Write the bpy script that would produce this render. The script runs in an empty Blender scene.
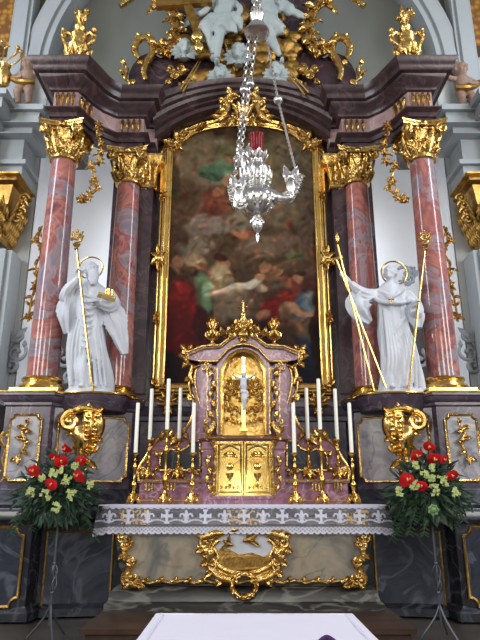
import bpy, bmesh, math, random
from mathutils import Vector, Matrix, Euler, noise
PI = math.pi
C = bpy.context.scene.collection
# ------------------------------------------------------------------ camera
CAM = Vector((-0.04, 0.0, 1.75)); TH = math.radians(17.0); F = 588.0
cd = bpy.data.cameras.new('camera'); cam = bpy.data.objects.new('camera', cd); C.objects.link(cam)
cam.location = CAM; cam.rotation_euler = (PI/2 + TH, 0, 0)
cd.sensor_fit = 'VERTICAL'; cd.sensor_height = 24; cd.lens = 24*F/640; cd.clip_end = 200
bpy.context.scene.camera = cam
def Zat(py, Y): return CAM.z + Y*math.tan(TH + math.atan((320-py)/F))
def at(px, py, Y):
    z = Zat(py, Y); d = Y*math.cos(TH) + (z-CAM.z)*math.sin(TH)
    return Vector(((px-240)/F*d + CAM.x, Y, z))
def pix(p):
    v = p - CAM; d = v.y*math.cos(TH)+v.z*math.sin(TH); u = -v.y*math.sin(TH)+v.z*math.cos(TH)
    return 240+F*v.x/d, 320-F*u/d
# ------------------------------------------------------------------ materials
def s2l(c): return tuple(((x/255)/12.92 if x/255 <= .04045 else ((x/255+.055)/1.055)**2.4) for x in c) + (1,)
def newmat(name):
    m = bpy.data.materials.new(name); m.use_nodes = True; nt = m.node_tree
    b = nt.nodes['Principled BSDF']; return m, nt, b
def pos(nt, sc=(1,1,1), obj=False):
    mp = nt.nodes.new('ShaderNodeMapping'); mp.inputs['Scale'].default_value = sc
    if obj: g = nt.nodes.new('ShaderNodeTexCoord'); nt.links.new(g.outputs['Object'], mp.inputs['Vector'])
    else: g = nt.nodes.new('ShaderNodeNewGeometry'); nt.links.new(g.outputs['Position'], mp.inputs['Vector'])
    return mp.outputs['Vector']
def noi(nt, vec, scale, detail=4, dist=0, rough=.55):
    n = nt.nodes.new('ShaderNodeTexNoise'); n.inputs['Scale'].default_value = scale; n.inputs['Detail'].default_value = detail
    n.inputs['Distortion'].default_value = dist; n.inputs['Roughness'].default_value = rough
    nt.links.new(vec, n.inputs['Vector']); return n.outputs['Fac']
def ramp(nt, fac, stops):
    r = nt.nodes.new('ShaderNodeValToRGB'); e = r.color_ramp.elements
    while len(e) < len(stops): e.new(.5)
    for k, (p, c) in enumerate(stops): e[k].position = p; e[k].color = s2l(c) if len(c) == 3 and max(c) > 1 else (tuple(c)+(1,))
    nt.links.new(fac, r.inputs['Fac']); return r.outputs['Color']
def bump(nt, b, h, strength, dist=.01):
    bp = nt.nodes.new('ShaderNodeBump'); bp.inputs['Strength'].default_value = strength; bp.inputs['Distance'].default_value = dist
    nt.links.new(h, bp.inputs['Height']); nt.links.new(bp.outputs['Normal'], b.inputs['Normal'])
def mixc(nt, fac, a, c):
    m = nt.nodes.new('ShaderNodeMix'); m.data_type = 'RGBA'; nt.links.new(fac, m.inputs['Factor'])
    nt.links.new(a, m.inputs['A']); nt.links.new(c, m.inputs['B']); return m.outputs['Result']
def marble(name, stops, scale=1.6, rough=.18, vein=(200,190,190), vs=2.2, vw=.02, sq=(1,1,1), veinamt=.6, spec=.5):
    m, nt, b = newmat(name); v = pos(nt, sq)
    base = ramp(nt, noi(nt, v, scale, 5, 1.2, .6), stops)
    n2 = noi(nt, v, vs*.55, 3, 1.4, .55)
    vm = ramp(nt, n2, [(0, (0,0,0)), (.5-vw*1.8, (0,0,0)), (.5, (veinamt,)*3), (.5+vw*1.8, (0,0,0)), (1, (0,0,0))])
    rgb = nt.nodes.new('ShaderNodeRGB'); rgb.outputs[0].default_value = s2l(vein)
    col = mixc(nt, vm, base, rgb.outputs[0]); nt.links.new(col, b.inputs['Base Color'])
    b.inputs['Roughness'].default_value = rough; b.inputs['Specular IOR Level'].default_value = spec
    return m
def plain(name, col, rough=.6, metal=0, n=None, ns=8, bs=0, bscale=30, bd=.01, spec=.5):
    m, nt, b = newmat(name); v = pos(nt)
    if n: nt.links.new(ramp(nt, noi(nt, v, ns, 5), [(.3, n), (.7, col)]), b.inputs['Base Color'])
    else: b.inputs['Base Color'].default_value = s2l(col)
    b.inputs['Roughness'].default_value = rough; b.inputs['Metallic'].default_value = metal; b.inputs['Specular IOR Level'].default_value = spec
    if bs: bump(nt, b, noi(nt, v, bscale, 3), bs, bd)
    return m
M = {}
M['col'] = marble('red_marble', [(.30,(90,64,70)), (.38,(126,74,74)), (.45,(172,110,98)), (.50,(138,80,80)), (.54,(150,126,130)), (.58,(120,114,126)), (.62,(158,102,96)), (.68,(100,66,72)), (.78,(80,64,74))], 1.5, .13, (186,160,156), 2.0, .012, (1,1,.7), .3)
M['dark'] = marble('plum_marble', [(.3,(42,31,36)), (.45,(70,52,58)), (.55,(54,40,47)), (.7,(86,66,71))], 2.2, .22, (140,116,126), 2.4, .01, (1,1,1), .3)
M['entab'] = marble('brown_marble', [(.3,(36,27,30)), (.45,(68,48,51)), (.55,(50,36,40)), (.7,(84,62,64))], 2.4, .3, (130,108,116), 2.6, .01, (1,1,1), .25)
M['frieze'] = marble('rose_marble', [(.3,(132,106,106)), (.45,(170,142,140)), (.6,(150,122,124)), (.75,(186,168,166))], 2.6, .25, (190,170,170), 3, .02)
M['ped'] = marble('slate_plum_marble', [(.3,(48,42,52)), (.5,(74,64,78)), (.7,(96,84,98))], 2.2, .25, (130,120,135), 3, .012, (1,1,1), .4)
M['panel'] = marble('grey_marble', [(.34,(112,114,126)), (.45,(148,148,156)), (.52,(172,168,168)), (.6,(140,138,146)), (.7,(164,150,142))], 1.7, .25, (96,98,110), 2.6, .014, (1,1,1), .7)
M['panelw'] = marble('warm_grey_marble', [(.34,(100,100,98)), (.45,(134,128,116)), (.55,(158,146,128)), (.7,(128,116,106))], 1.6, .3, (84,88,92), 2.4, .014, (1,1,1), .6)
M['low'] = marble('charcoal_marble', [(.3,(20,22,28)), (.5,(32,34,42)), (.7,(48,50,60))], 2.0, .25, (84,88,98), 2.2, .012, (1,1,1), .5)
M['lowpanel'] = marble('blue_grey_marble', [(.34,(32,36,46)), (.48,(50,54,66)), (.56,(40,44,56)), (.7,(72,74,86))], 1.8, .25, (104,108,122), 2.2, .016, (1,1,1), .5)
M['base'] = marble('dusky_marble', [(.32,(24,26,27)), (.5,(44,44,42)), (.7,(66,61,56))], 3, .3, (130,128,120), 4, .03, (.6,1,2))
M['pink'] = marble('pink_marble', [(.3,(112,70,86)), (.45,(146,100,116)), (.55,(126,82,100)), (.7,(162,124,138))], 4, .22, (205,180,190), 5, .015, (1,1,1), .5)
M['wine'] = marble('wine_marble', [(.3,(70,38,46)), (.5,(104,58,66)), (.7,(124,80,86))], 4, .22, (150,110,120), 5, .015)
def gold(name, col, col2, rough, bs, bscale, bd=.012):
    m, nt, b = newmat(name); v = pos(nt)
    nt.links.new(ramp(nt, noi(nt, v, 9, 4), [(.35, col2), (.65, col)]), b.inputs['Base Color'])
    b.inputs['Metallic'].default_value = 1; b.inputs['Roughness'].default_value = rough
    if bs: bump(nt, b, noi(nt, v, bscale, 4, .4), bs, bd)
    return m
M['gold'] = gold('gilding', (222,188,118), (182,142,76), .27, .55, 22, .02)
M['goldp'] = gold('polished_gilding', (236,200,124), (214,170,90), .24, .15, 14)
M['goldd'] = gold('chased_gilding', (236,200,122), (214,168,84), .32, .7, 30, .015)
M['goldx'] = gold('door_gilding', (238,204,124), (222,182,98), .17, .12, 34, .006)
M['goldm'] = gold('matt_gilding', (186,150,84), (150,112,56), .42, .5, 30, .02)
M['brass'] = gold('brass', (222,180,96), (190,146,70), .2, .1, 20)
M['silver'] = gold('silver', (232,230,228), (206,202,200), .3, .25, 22, .01)
M['stucco'] = plain('white_stucco', (206,210,218), .55, 0, (188,193,203), 5, .25, 26)
M['stucco2'] = plain('grey_white_stucco', (172,182,182), .55, 0, (150,162,164), 5, .2, 26)
M['putto'] = plain('tinted_stucco', (150,122,104), .5, 0, (124,98,84), 8)
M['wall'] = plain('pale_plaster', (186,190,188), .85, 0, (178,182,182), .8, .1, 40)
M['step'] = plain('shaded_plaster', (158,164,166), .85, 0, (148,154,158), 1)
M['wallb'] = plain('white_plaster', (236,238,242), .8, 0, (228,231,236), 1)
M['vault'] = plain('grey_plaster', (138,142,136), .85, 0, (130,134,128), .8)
M['olive'] = plain('olive_plaster', (94,92,70), .85, 0, (80,78,58), 3)
M['stuccoorn'] = plain('blue_grey_stucco', (150,156,164), .7)
M['candle'] = plain('ivory_wax', (240,238,226), .4)
M['candle'].node_tree.nodes['Principled BSDF'].inputs['Subsurface Weight'].default_value = .2
M['wick'] = plain('wick', (30,26,24), .9)
M['wood'] = plain('dark_wood', (70,48,36), .35, 0, (46,30,24), 6)
M['iron'] = plain('wrought_iron', (88,92,98), .45, .7)
M['linen'] = plain('white_linen', (222,220,236), .7, 0, None, 8, .1, 60)
M['floor'] = plain('limestone', (104,94,80), .5, 0, (82,74,64), 3)
M['tilej'] = plain('dark_floor', (66,60,54), .4, 0, (50,46,44), 2)
M['red'] = plain('red_petal', (206,22,36), .25)
M['spadix'] = plain('spadix', (214,160,96), .5)
M['cream'] = plain('cream_petal', (206,212,150), .6, 0, (170,186,110), 50)
M['green'] = plain('leaf_green', (34,66,36), .5, 0, (14,38,22), 14)
M['lgreen'] = plain('hosta_green', (120,150,92), .45, 0, (80,120,70), 14)
M['purple'] = plain('purple_velvet', (60,22,84), .8)
M['gap'] = plain('dark_oak', (46,34,30), .5, 0, (34,24,22), 5)
def glassred():
    m, nt, b = newmat('ruby_glass'); b.inputs['Base Color'].default_value = s2l((120,2,12)); b.inputs['Roughness'].default_value = .22; b.inputs['Specular IOR Level'].default_value = .2
    b.inputs['Transmission Weight'].default_value = .0; return m
M['ruby'] = glassred()
def mosaic():
    m, nt, b = newmat('gold_mosaic'); v = pos(nt)
    vo = nt.nodes.new('ShaderNodeTexVoronoi'); vo.inputs['Scale'].default_value = 9; nt.links.new(v, vo.inputs['Vector'])
    nt.links.new(ramp(nt, vo.outputs['Distance'], [(.2,(176,124,40)), (.6,(110,70,24))]), b.inputs['Base Color']); b.inputs['Roughness'].default_value = .5; return m
M['mosaic'] = mosaic()
def attrmat(name, attr, alpha=None, rough=.5, tint=None):
    m, nt, b = newmat(name); a = nt.nodes.new('ShaderNodeAttribute'); a.attribute_name = attr
    b.inputs['Roughness'].default_value = rough
    nt.links.new(a.outputs['Color'], b.inputs['Base Color'])
    if alpha:
        a2 = nt.nodes.new('ShaderNodeAttribute'); a2.attribute_name = alpha; nt.links.new(a2.outputs['Fac'], b.inputs['Alpha'])
    return m
M['paint'] = attrmat('oil_paint', 'picture', None, .6); M['paint'].node_tree.nodes['Principled BSDF'].inputs['Specular IOR Level'].default_value = .15
M['lace'] = attrmat('lace', 'thread', 'cover', .8)
# ------------------------------------------------------------------ mesh builder
def catmull(pts, n=6):
    pts = [Vector(p) for p in pts]
    if len(pts) < 3: return pts
    out = []
    for i in range(len(pts)-1):
        p0 = pts[max(i-1,0)]; p1 = pts[i]; p2 = pts[i+1]; p3 = pts[min(i+2, len(pts)-1)]
        for k in range(n):
            t = k/n
            out.append(.5*((2*p1)+(p2-p0)*t+(2*p0-5*p1+4*p2-p3)*t*t+(3*p1-p0-3*p2+p3)*t**3))
    out.append(pts[-1]); return out
class MB:
    def __init__(s): s.v = []; s.f = []; s.fm = []; s.cm = 0
    def add(s, vs, fs, mat=None):
        n = len(s.v); s.v += [Vector(v) for v in vs]; s.f += [tuple(i+n for i in f) for f in fs]; s.fm += [s.cm]*len(fs)
    def box(s, x0, x1, y0, y1, z0, z1):
        s.add([(x,y,z) for x in (x0,x1) for y in (y0,y1) for z in (z0,z1)], [(0,1,3,2),(4,6,7,5),(0,4,5,1),(2,3,7,6),(0,2,6,4),(1,5,7,3)]); return s
    def tube(s, pts, r, seg=8, flat=1, closed=False, cap=True):
        pts = [Vector(p) for p in pts]; n = len(pts)
        if not callable(r): rr = r if isinstance(r, (list, tuple)) else [r]*n
        else: rr = [r(i/(n-1)) for i in range(n)]
        if len(rr) != n: rr = [rr[0]+(rr[-1]-rr[0])*i/(n-1) for i in range(n)] if len(rr) == 2 else [rr[min(int(i/(n-1)*(len(rr)-1)+.5), len(rr)-1)] for i in range(n)]
        up = None; vs = []
        for i in range(n):
            a = pts[(i-1) % n] if closed else pts[max(i-1,0)]; b = pts[(i+1) % n] if closed else pts[min(i+1,n-1)]
            t = (b-a); t = t.normalized() if t.length > 1e-9 else Vector((0,0,1))
            if up is None: up = Vector((0,1,0)) if abs(t.y) < .9 else Vector((1,0,0))
            u = up - t*up.dot(t); u = u.normalized() if u.length > 1e-6 else t.orthogonal().normalized(); w = t.cross(u); up = u
            for k in range(seg):
                an = 2*PI*k/seg; vs.append(pts[i] + (u*math.cos(an)*flat + w*math.sin(an))*rr[i])
        fs = []
        for i in range(n if closed else n-1):
            j = (i+1) % n
            for k in range(seg): k2 = (k+1) % seg; fs.append((i*seg+k, i*seg+k2, j*seg+k2, j*seg+k))
        if not closed and cap: fs.append(tuple(range(seg))); fs.append(tuple((n-1)*seg+k for k in range(seg)))
        s.add(vs, fs); return s
    def lathe(s, prof, c=(0,0,0), seg=24, cap=True, sx=1, sy=1, ax=None):
        c = Vector(c); vs = []; n = len(prof)
        for (r, z) in prof:
            for k in range(seg):
                a = 2*PI*k/seg; v = Vector((r*math.cos(a)*sx, r*math.sin(a)*sy, z))
                if ax is not None: v = ax @ v
                vs.append(c+v)
        fs = [(i*seg+k, i*seg+(k+1)%seg, (i+1)*seg+(k+1)%seg, (i+1)*seg+k) for i in range(n-1) for k in range(seg)]
        if cap: fs.append(tuple(range(seg))); fs.append(tuple((n-1)*seg+k for k in range(seg)))
        s.add(vs, fs); return s
    def ball(s, c, r, sc=(1,1,1), seg=10, rot=None):
        n = max(4, seg*2//3); prof = [(max(math.sin(PI*i/n), .02)*r, -math.cos(PI*i/n)*r) for i in range(n+1)]
        ax = Matrix.Diagonal(Vector(sc)); ax = (rot @ ax) if rot else ax
        return s.lathe(prof, c, seg, True, ax=ax)
    def prism(s, pts, y0, y1, holes=False):
        n = len(pts); vs = [(p[0], y0, p[1]) for p in pts] + [(p[0], y1, p[1]) for p in pts]
        s.add(vs, [tuple(range(n)), tuple(range(2*n-1, n-1, -1))] + [(i, (i+1)%n, (i+1)%n+n, i+n) for i in range(n)]); return s
    def prismz(s, pts, z0, z1):
        n = len(pts); vs = [(p[0], p[1], z0) for p in pts] + [(p[0], p[1], z1) for p in pts]
        s.add(vs, [tuple(range(n)), tuple(range(2*n-1, n-1, -1))] + [(i, (i+1)%n, (i+1)%n+n, i+n) for i in range(n)]); return s
    def sweep(s, path, prof, back=.12, closed=False, dz=None, cap=True):
        """path: plan (x,y) points left to right, outside is -normal side; prof: (offset, z)."""
        P = [Vector((p[0], p[1])) for p in path]; n = len(P); full = list(prof) + ([(-back, prof[-1][1]), (-back, prof[0][1])] if back is not None else [])
        m = len(full); vs = []
        for i in range(n):
            if closed: a = (P[i]-P[i-1]).normalized(); b = (P[(i+1)%n]-P[i]).normalized()
            else:
                a = (P[i]-P[i-1]).normalized() if i else (P[1]-P[0]).normalized(); b = (P[i+1]-P[i]).normalized() if i < n-1 else a
            na = Vector((a.y, -a.x)); nb = Vector((b.y, -b.x)); k = na+nb
            k = k/max(k.length_squared/2, .35) if k.length > 1e-6 else na
            d = dz[i] if dz else 0
            for (o, z) in full: vs.append((P[i].x+k.x*o, P[i].y+k.y*o, z+d))
        fs = [(i*m+k, i*m+(k+1)%m, ((i+1)%n)*m+(k+1)%m, ((i+1)%n)*m+k) for i in range(n if closed else n-1) for k in range(m if back is not None else m-1)]
        if cap and not closed and back is not None: fs.append(tuple(range(m))); fs.append(tuple((n-1)*m+k for k in range(m)))
        s.add(vs, fs); return s
    def frame(s, loop, prof_w, prof_d, y, bulge=.5):
        """picture-rail moulding round a closed XZ loop (facing -y)"""
        n = len(loop); P = [Vector(p) for p in loop]; area = sum(P[i].x*P[(i+1)%n].y-P[(i+1)%n].x*P[i].y for i in range(n)); sg = 1 if area > 0 else -1
        pf = [(-prof_w/2, 0), (-prof_w/2, prof_d*.6), (-prof_w*.2, prof_d), (prof_w*.15, prof_d*.75), (prof_w/2, prof_d*.45), (prof_w/2, 0)]
        vs = []; m = len(pf)
        for i in range(n):
            a = (P[i]-P[i-1]).normalized(); b = (P[(i+1)%n]-P[i]).normalized()
            k = Vector((a.y,-a.x))*sg+Vector((b.y,-b.x))*sg; k = -k/max(k.length_squared/2, .5)
            for (o, d) in pf: vs.append((P[i].x+k.x*o, y-d, P[i].y+k.y*o))
        s.add(vs, [(i*m+k, i*m+(k+1)%m, ((i+1)%n)*m+(k+1)%m, ((i+1)%n)*m+k) for i in range(n) for k in range(m)]); return s
    def leaf(s, base, tip, w, y_up=.02, lobes=4, nrm=Vector((0,-1,0)), curl=.0):
        """lobed acanthus leaf with thickness, from base to tip"""
        base = Vector(base); tip = Vector(tip); d = tip-base; L = d.length
        if L < 1e-5: return s
        t = d/L; side = t.cross(nrm); side = side.normalized() if side.length > 1e-5 else Vector((1,0,0)); nn = side.cross(t)
        if nn.dot(nrm) < 0: nn = -nn
        N = lobes*3+1; vs = []
        for i in range(N):
            q = i/(N-1); ww = w*(math.sin(PI*min(1, q*.85+.12))**.7)*(.72+.28*abs(math.sin(PI*q*lobes))); ww *= (1-q**6)
            mid = base + d*q + nn*(y_up*math.sin(PI*q) + curl*q*q*L)
            vs += [mid-side*ww/2-nn*.3*y_up, mid-side*ww*.28+nn*y_up*.5, mid+nn*y_up*.15, mid+side*ww*.28+nn*y_up*.5, mid+side*ww/2-nn*.3*y_up, mid-nn*y_up*.8]
        fs = [(i*6+k, i*6+(k+1)%6, (i+1)*6+(k+1)%6, (i+1)*6+k) for i in range(N-1) for k in range(6)]
        fs += [tuple(range(6)), tuple((N-1)*6+k for k in range(6))]
        s.add(vs, fs); return s
    def scroll(s, c, r, y, a0=0, turns=1.4, w=.02, dirn=1, tail=None, shrink=.25, seg=7, flat=1.0):
        """volute: starts at radius r, angle a0 and winds inward in XZ; optional tail points lead in"""
        N = int(18*turns)+4; pts = []
        for i in range(N):
            q = i/(N-1); rr = r*(1-(1-shrink)*q); a = a0+dirn*2*PI*turns*q
            pts.append(Vector((c[0]+rr*math.cos(a), y-.25*w*q*2, c[1]+rr*math.sin(a))))
        full = (catmull([Vector((p[0], y, p[1])) for p in tail]+[pts[0]], 6)[:-1] if tail else []) + pts
        n = len(full); s.tube(full, [w*(.55+.45*math.sin(PI*min(1, .15+i/n*.9))) for i in range(n)], seg, flat)
        s.ball(pts[-1], w*1.25, seg=8); return s
    def copyall(s, M4):
        n = len(s.v); s.v += [M4 @ v for v in s.v]; s.f += [tuple(i+n for i in f) for f in s.f]; s.fm += list(s.fm); return s
    def mirror(s): return s.copyall(Matrix.Scale(-1, 4, Vector((1,0,0))))
    def xf(s, M4): s.v = [M4 @ v for v in s.v]; return s
    def sx(s, k):
        if k < 0: s.v = [Vector((-v.x, v.y, v.z)) for v in s.v]
        return s
    def mesh(s, name, mat, smooth=True, angle=40):
        me = bpy.data.meshes.new(name); me.from_pydata([tuple(v) for v in s.v], [], s.f)
        bm = bmesh.new(); bm.from_mesh(me); bmesh.ops.remove_doubles(bm, verts=bm.verts, dist=1e-5)
        bmesh.ops.recalc_face_normals(bm, faces=bm.faces)
        if smooth:
            for f in bm.faces: f.smooth = True
            la = math.radians(angle)
            for e in bm.edges:
                if len(e.link_faces) == 2 and e.calc_face_angle(0) > la: e.smooth = False
        bm.to_mesh(me); bm.free()
        me.materials.append(M[mat] if isinstance(mat, str) else mat); return me
def props(o, label=None, cat=None, group=None, kind=None):
    if label: o['label'] = label
    if cat: o['category'] = cat
    if group: o['group'] = group
    if kind: o['kind'] = kind
    return o
def thing(name, label, cat, loc=(0,0,0), group=None):
    o = bpy.data.objects.new(name, None); C.objects.link(o); o.location = loc; o.empty_display_size = .1
    return props(o, label, cat, group)
def worldloc(o):
    v = Vector(o.location)
    while o.parent: o = o.parent; v += Vector(o.location)
    return v
def part(name, mb, mat, parent=None, label=None, smooth=True, angle=40, remesh=None, smooths=0, base=None):
    """link the collected shapes (world coordinates) as ONE mesh object"""
    if parent is not None: off = worldloc(parent); loc = Vector((0,0,0))
    else:
        xs = [v.x for v in mb.v]; ys = [v.y for v in mb.v]; zs = [v.z for v in mb.v]
        off = Vector(((min(xs)+max(xs))/2, (min(ys)+max(ys))/2, min(zs))); loc = off
    mb.v = [v-off for v in mb.v]
    me = mb.mesh(name, mat, smooth, angle); o = bpy.data.objects.new(name, me); C.objects.link(o); o.location = loc
    if remesh:
        md = o.modifiers.new('r', 'REMESH'); md.mode = 'VOXEL'; md.voxel_size = remesh; md.use_smooth_shade = True
        if smooths: sm = o.modifiers.new('s', 'SMOOTH'); sm.iterations = smooths; sm.factor = .5
        dg = bpy.context.evaluated_depsgraph_get(); dg.update()
        nm = bpy.data.meshes.new_from_object(o.evaluated_get(dg)); o.modifiers.clear(); o.data = nm
        for p in nm.polygons: p.use_smooth = True
    if parent is not None: o.parent = parent
    if label: o['label'] = label
    return o
def single(name, mb, mat, label, cat, group=None, **k): return props(part(name, mb, mat, None, **k), label, cat, group)
def struct(name, mb, mat, **k): return props(part(name, mb, mat, None, **k), kind='structure')
def copytree(o, loc=None, parent=None):
    c = o.copy(); C.objects.link(c)
    if parent is not None: c.parent = parent
    if loc is not None: c.location = loc
    for ch in list(o.children): copytree(ch, None, c)
    return c
def rrect(x0, x1, z0, z1, notch=.0, n=5):
    """rectangle loop with inward-curved corners"""
    if notch == 0: return [(x0,z0),(x1,z0),(x1,z1),(x0,z1)]
    L = []
    for (cx, cz, a) in ((x0,z0,90),(x1,z0,180),(x1,z1,270),(x0,z1,360)):
        for k in range(n+1):
            t = math.radians(a-90*k/n); L.append((cx+notch*math.cos(t), cz+notch*math.sin(t)))
    return L
def rocaille(mb, cx, cz, w, h, y, n, seed, sz=.05, depth=.05, sym=True):
    """carved foliage: C-scrolls, leaves and beads scattered in a patch"""
    R = random.Random(seed)
    for k in range(n):
        a = R.uniform(0, 2*PI); q = math.sqrt(R.random()); x = q*math.cos(a)*w/2; z = q*math.sin(a)*h/2; yy = y-R.uniform(0, depth); r = sz*R.uniform(.5, 1.1)
        a0 = R.uniform(0, 2*PI); kind = R.random(); dd = R.choice((-1, 1)); tn = R.uniform(.6, 1.2); la = R.uniform(0, 2*PI)
        for sgn in ((1, -1) if sym else (1,)):
            X = cx+x*sgn
            if kind < .5: mb.scroll((X, cz+z), r, yy, a0 if sgn > 0 else PI-a0, tn, r*.32, dd*sgn, seg=6)
            elif kind < .85:
                e = Vector((math.cos(la)*sgn, 0, math.sin(la)))*r*2.1; mb.leaf((X, yy, cz+z), Vector((X, yy-r*.4, cz+z))+e, r*1.1, r*.35, 3)
            else: mb.ball((X, yy, cz+z), r*.42, seg=7)
    return mb
SIDE = {-1: 'left', 1: 'right'}
# ================================================================== SETTING
mb = MB(); mb.box(-7, 7, -1, 6.6, -.1, 0); struct('floor', mb, 'floor')
mb = MB(); mb.box(-7, 7, 5.2, 10.5, -.02, .50); struct('floor_chancel', mb, 'tilej')
# apse: half-elliptic wall with a half dome
RX, RY, Y0, ZS = 3.42, 1.3, 8.75, 8.9
def apse():
    mb = MB(); n = 40; zs = [0.4, 3, 5, 7, ZS]; vs = []; cols = []
    for i in range(n+1):
        a = PI*i/n; cols.append([(-RX*math.cos(a), Y0+RY*math.sin(a), z) for z in zs])
    m = 14
    for i in range(n+1):
        a = PI*i/n
        for k in range(1, m+1):
            t = PI/2*k/m; cols[i].append((-RX*math.cos(a)*math.cos(t), Y0+RY*math.sin(a)*math.cos(t), ZS+RX*math.sin(t)))
    L = len(cols[0]); vs = [v for c in cols for v in c]
    return vs, [(i*L+k, (i+1)*L+k, (i+1)*L+k+1, i*L+k+1) for i in range(n) for k in range(L-1)], L, len(zs)
vs, fs, L, nz = apse()
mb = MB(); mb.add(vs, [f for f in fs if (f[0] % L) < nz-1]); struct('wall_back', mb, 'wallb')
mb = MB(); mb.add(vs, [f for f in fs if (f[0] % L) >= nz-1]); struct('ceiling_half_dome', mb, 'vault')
# arch rim and face wall
def archpoly(r0, r1, n=40):
    A = [(-r0*math.cos(PI*i/n), ZS+r0*math.sin(PI*i/n)) for i in range(n+1)]; B = [(-r1*math.cos(PI*i/n), ZS+r1*math.sin(PI*i/n)) for i in range(n+1)]
    return A, B
def archband(mb, r0, r1, y0, y1, n=48):
    A, B = archpoly(r0, r1, n); vs = [(p[0], y, p[1]) for y in (y0, y1) for pp in (A, B) for p in pp]; k = n+1
    for i in range(n): mb_f.extend([(i, i+1, k+i+1, k+i), (2*k+i, 2*k+i+1, 3*k+i+1, 3*k+i), (i, i+1, 2*k+i+1, 2*k+i), (k+i, k+i+1, 3*k+i+1, 3*k+i)])
    mb.add(vs, mb_f)
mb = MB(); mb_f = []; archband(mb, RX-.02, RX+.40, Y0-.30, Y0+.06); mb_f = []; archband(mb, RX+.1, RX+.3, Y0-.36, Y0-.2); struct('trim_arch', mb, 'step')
for s in (-1, 1):
    mb = MB(); mb.box(RX+.02, 6.5, Y0+.0, Y0+.3, .4, 13.5); mb.sx(s); struct('wall_'+SIDE[s], mb, 'wall')
    # spandrel
    n = 16; pts = [((RX+.4)*math.cos(PI/2*i/n), ZS+(RX+.4)*math.sin(PI/2*i/n)) for i in range(n+1)] + [(0, 13.5), (4.1, 13.5), (4.1, ZS)]
    mb = MB(); mb.prism(pts, Y0-.06, Y0+.02); mb.sx(s); struct('wall_spandrel_'+SIDE[s], mb, 'olive')
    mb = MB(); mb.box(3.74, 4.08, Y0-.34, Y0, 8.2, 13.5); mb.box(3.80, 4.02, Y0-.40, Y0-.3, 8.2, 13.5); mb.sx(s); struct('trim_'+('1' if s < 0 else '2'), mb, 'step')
    # framed gold mosaic strip on the arch pier
    b_ = at(5 if s < 0 else 475, 45, Y0-.3)
    mb = MB(); mb.box(4.10, 5.2, Y0-.28, Y0, b_.z, 13.5); mb.sx(s); struct('wall_mosaic_'+SIDE[s], mb, 'mosaic')
    # nave-side pilaster with its stacked white entablature and gold capital
    t = thing('wall_pilaster', f'white wall pilaster with broad gold capital and stepped top at {SIDE[s]} picture edge', 'pilaster', (s*3.9, Y0-.3, .5), None)
    mb = MB(); mb.box(3.54, 4.6, Y0-.42, Y0, .5, 5.42); mb.box(3.62, 4.6, Y0-.48, Y0-.4, .5, 5.42); mb.sx(s); part('shaft', mb, 'step', t)
    zc0, zc1 = Zat(243, Y0-.4), Zat(183, Y0-.4)
    mb = MB(); mb.sweep([(3.55, Y0+.02), (3.55, Y0-.45), (4.5, Y0-.45)][::1], [(.02, zc0), (.05, zc0+.04), (.03, zc0+.06), (.05, zc0+.12), (.10, zc0+.55), (.18, zc1-.16), (.26, zc1-.12), (.24, zc1-.05), (.30, zc1-.03), (.30, zc1)], back=None)
    rocaille(mb, 3.95, (zc0+zc1)/2, .7, (zc1-zc0)*.8, Y0-.52, 26, 31, .10, .08, False)
    for k in range(8):
        for rw in range(4): mb.leaf((3.44+.13*k+.05*(rw%2), Y0-.5-.03*rw, zc0+.08+.12*rw), (3.40+.135*k+.05*(rw%2), Y0-.6-.04*rw, zc0+.26+.13*rw), .11, .03, 3); mb.leaf((3.52-.03*rw, Y0-.45+.07*k, zc0+.08+.12*rw), (3.46-.045*rw, Y0-.46+.07*k, zc0+.26+.13*rw), .09, .03, 3, nrm=Vector((-1,0,0)))
    for k in range(4): mb.scroll((3.32-.02*k, zc0+.4+.12*k), .09, Y0-.4, PI, 1.2, .03, -1)
    mb.v = [v+Vector((.2,0,0)) for v in mb.v]; mb.sx(s); part('capital', mb, 'goldm', t)
    mb = MB()
    for k, (dz0, dz1, o) in enumerate([(0, .22, .05), (.22, .3, .12), (.3, .72, .02), (.72, .82, .2), (.82, 1.0, .34), (1.0, 1.1, .42)]):
        mb.sweep([(3.5, Y0+.02), (3.5, Y0-.5), (4.6, Y0-.5)], [(o, zc1+dz0), (o, zc1+dz1)], back=.3)
        mb.sweep([(3.95, Y0+.02), (3.95, Y0-.85), (4.8, Y0-.85)], [(o, zc1+dz0+.02), (o, zc1+dz1+.02)], back=.3)
    mb.v = [v+Vector((.04,0,0)) for v in mb.v]; mb.sx(s); part('entablature', mb, 'step', t)
# ================================================================== FIGURE KIT
def fold_loft(mb, secs, seg=56, amp=.02, k=9, seed=1, n=48):
    """draped body: sections (z, cx, cy, rx, ry, fold) interpolated, surface broken into folds"""
    R = random.Random(seed); ph = [R.uniform(0, 6) for _ in range(4)]
    S = catmull([Vector((s_[0], s_[1], s_[2])) for s_ in secs], n//len(secs)+1); T = catmull([Vector((s_[3], s_[4], s_[5])) for s_ in secs], n//len(secs)+1)
    vs = []
    for i, (a, b) in enumerate(zip(S, T)):
        for j in range(seg):
            t = 2*PI*j/seg
            w = math.sin(k*t+ph[0]+a.x*2.2)*.6+math.sin((k*1.7)*t*1+ph[1]-a.x*3.1)*.3+math.sin(3*t+ph[2]+a.x*5)*.5
            w = abs(w)**.8*(1 if w > 0 else -1); d = 1+amp*b.z*w/.3
            vs.append((a.y+b.x*math.cos(t)*d, a.z+b.y*math.sin(t)*d, a.x))
    m = len(S); mb.add(vs, [(i*seg+j, i*seg+(j+1)%seg, (i+1)*seg+(j+1)%seg, (i+1)*seg+j) for i in range(m-1) for j in range(seg)]+[tuple(range(seg)), tuple((m-1)*seg+j for j in range(seg))])
    return mb
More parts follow.
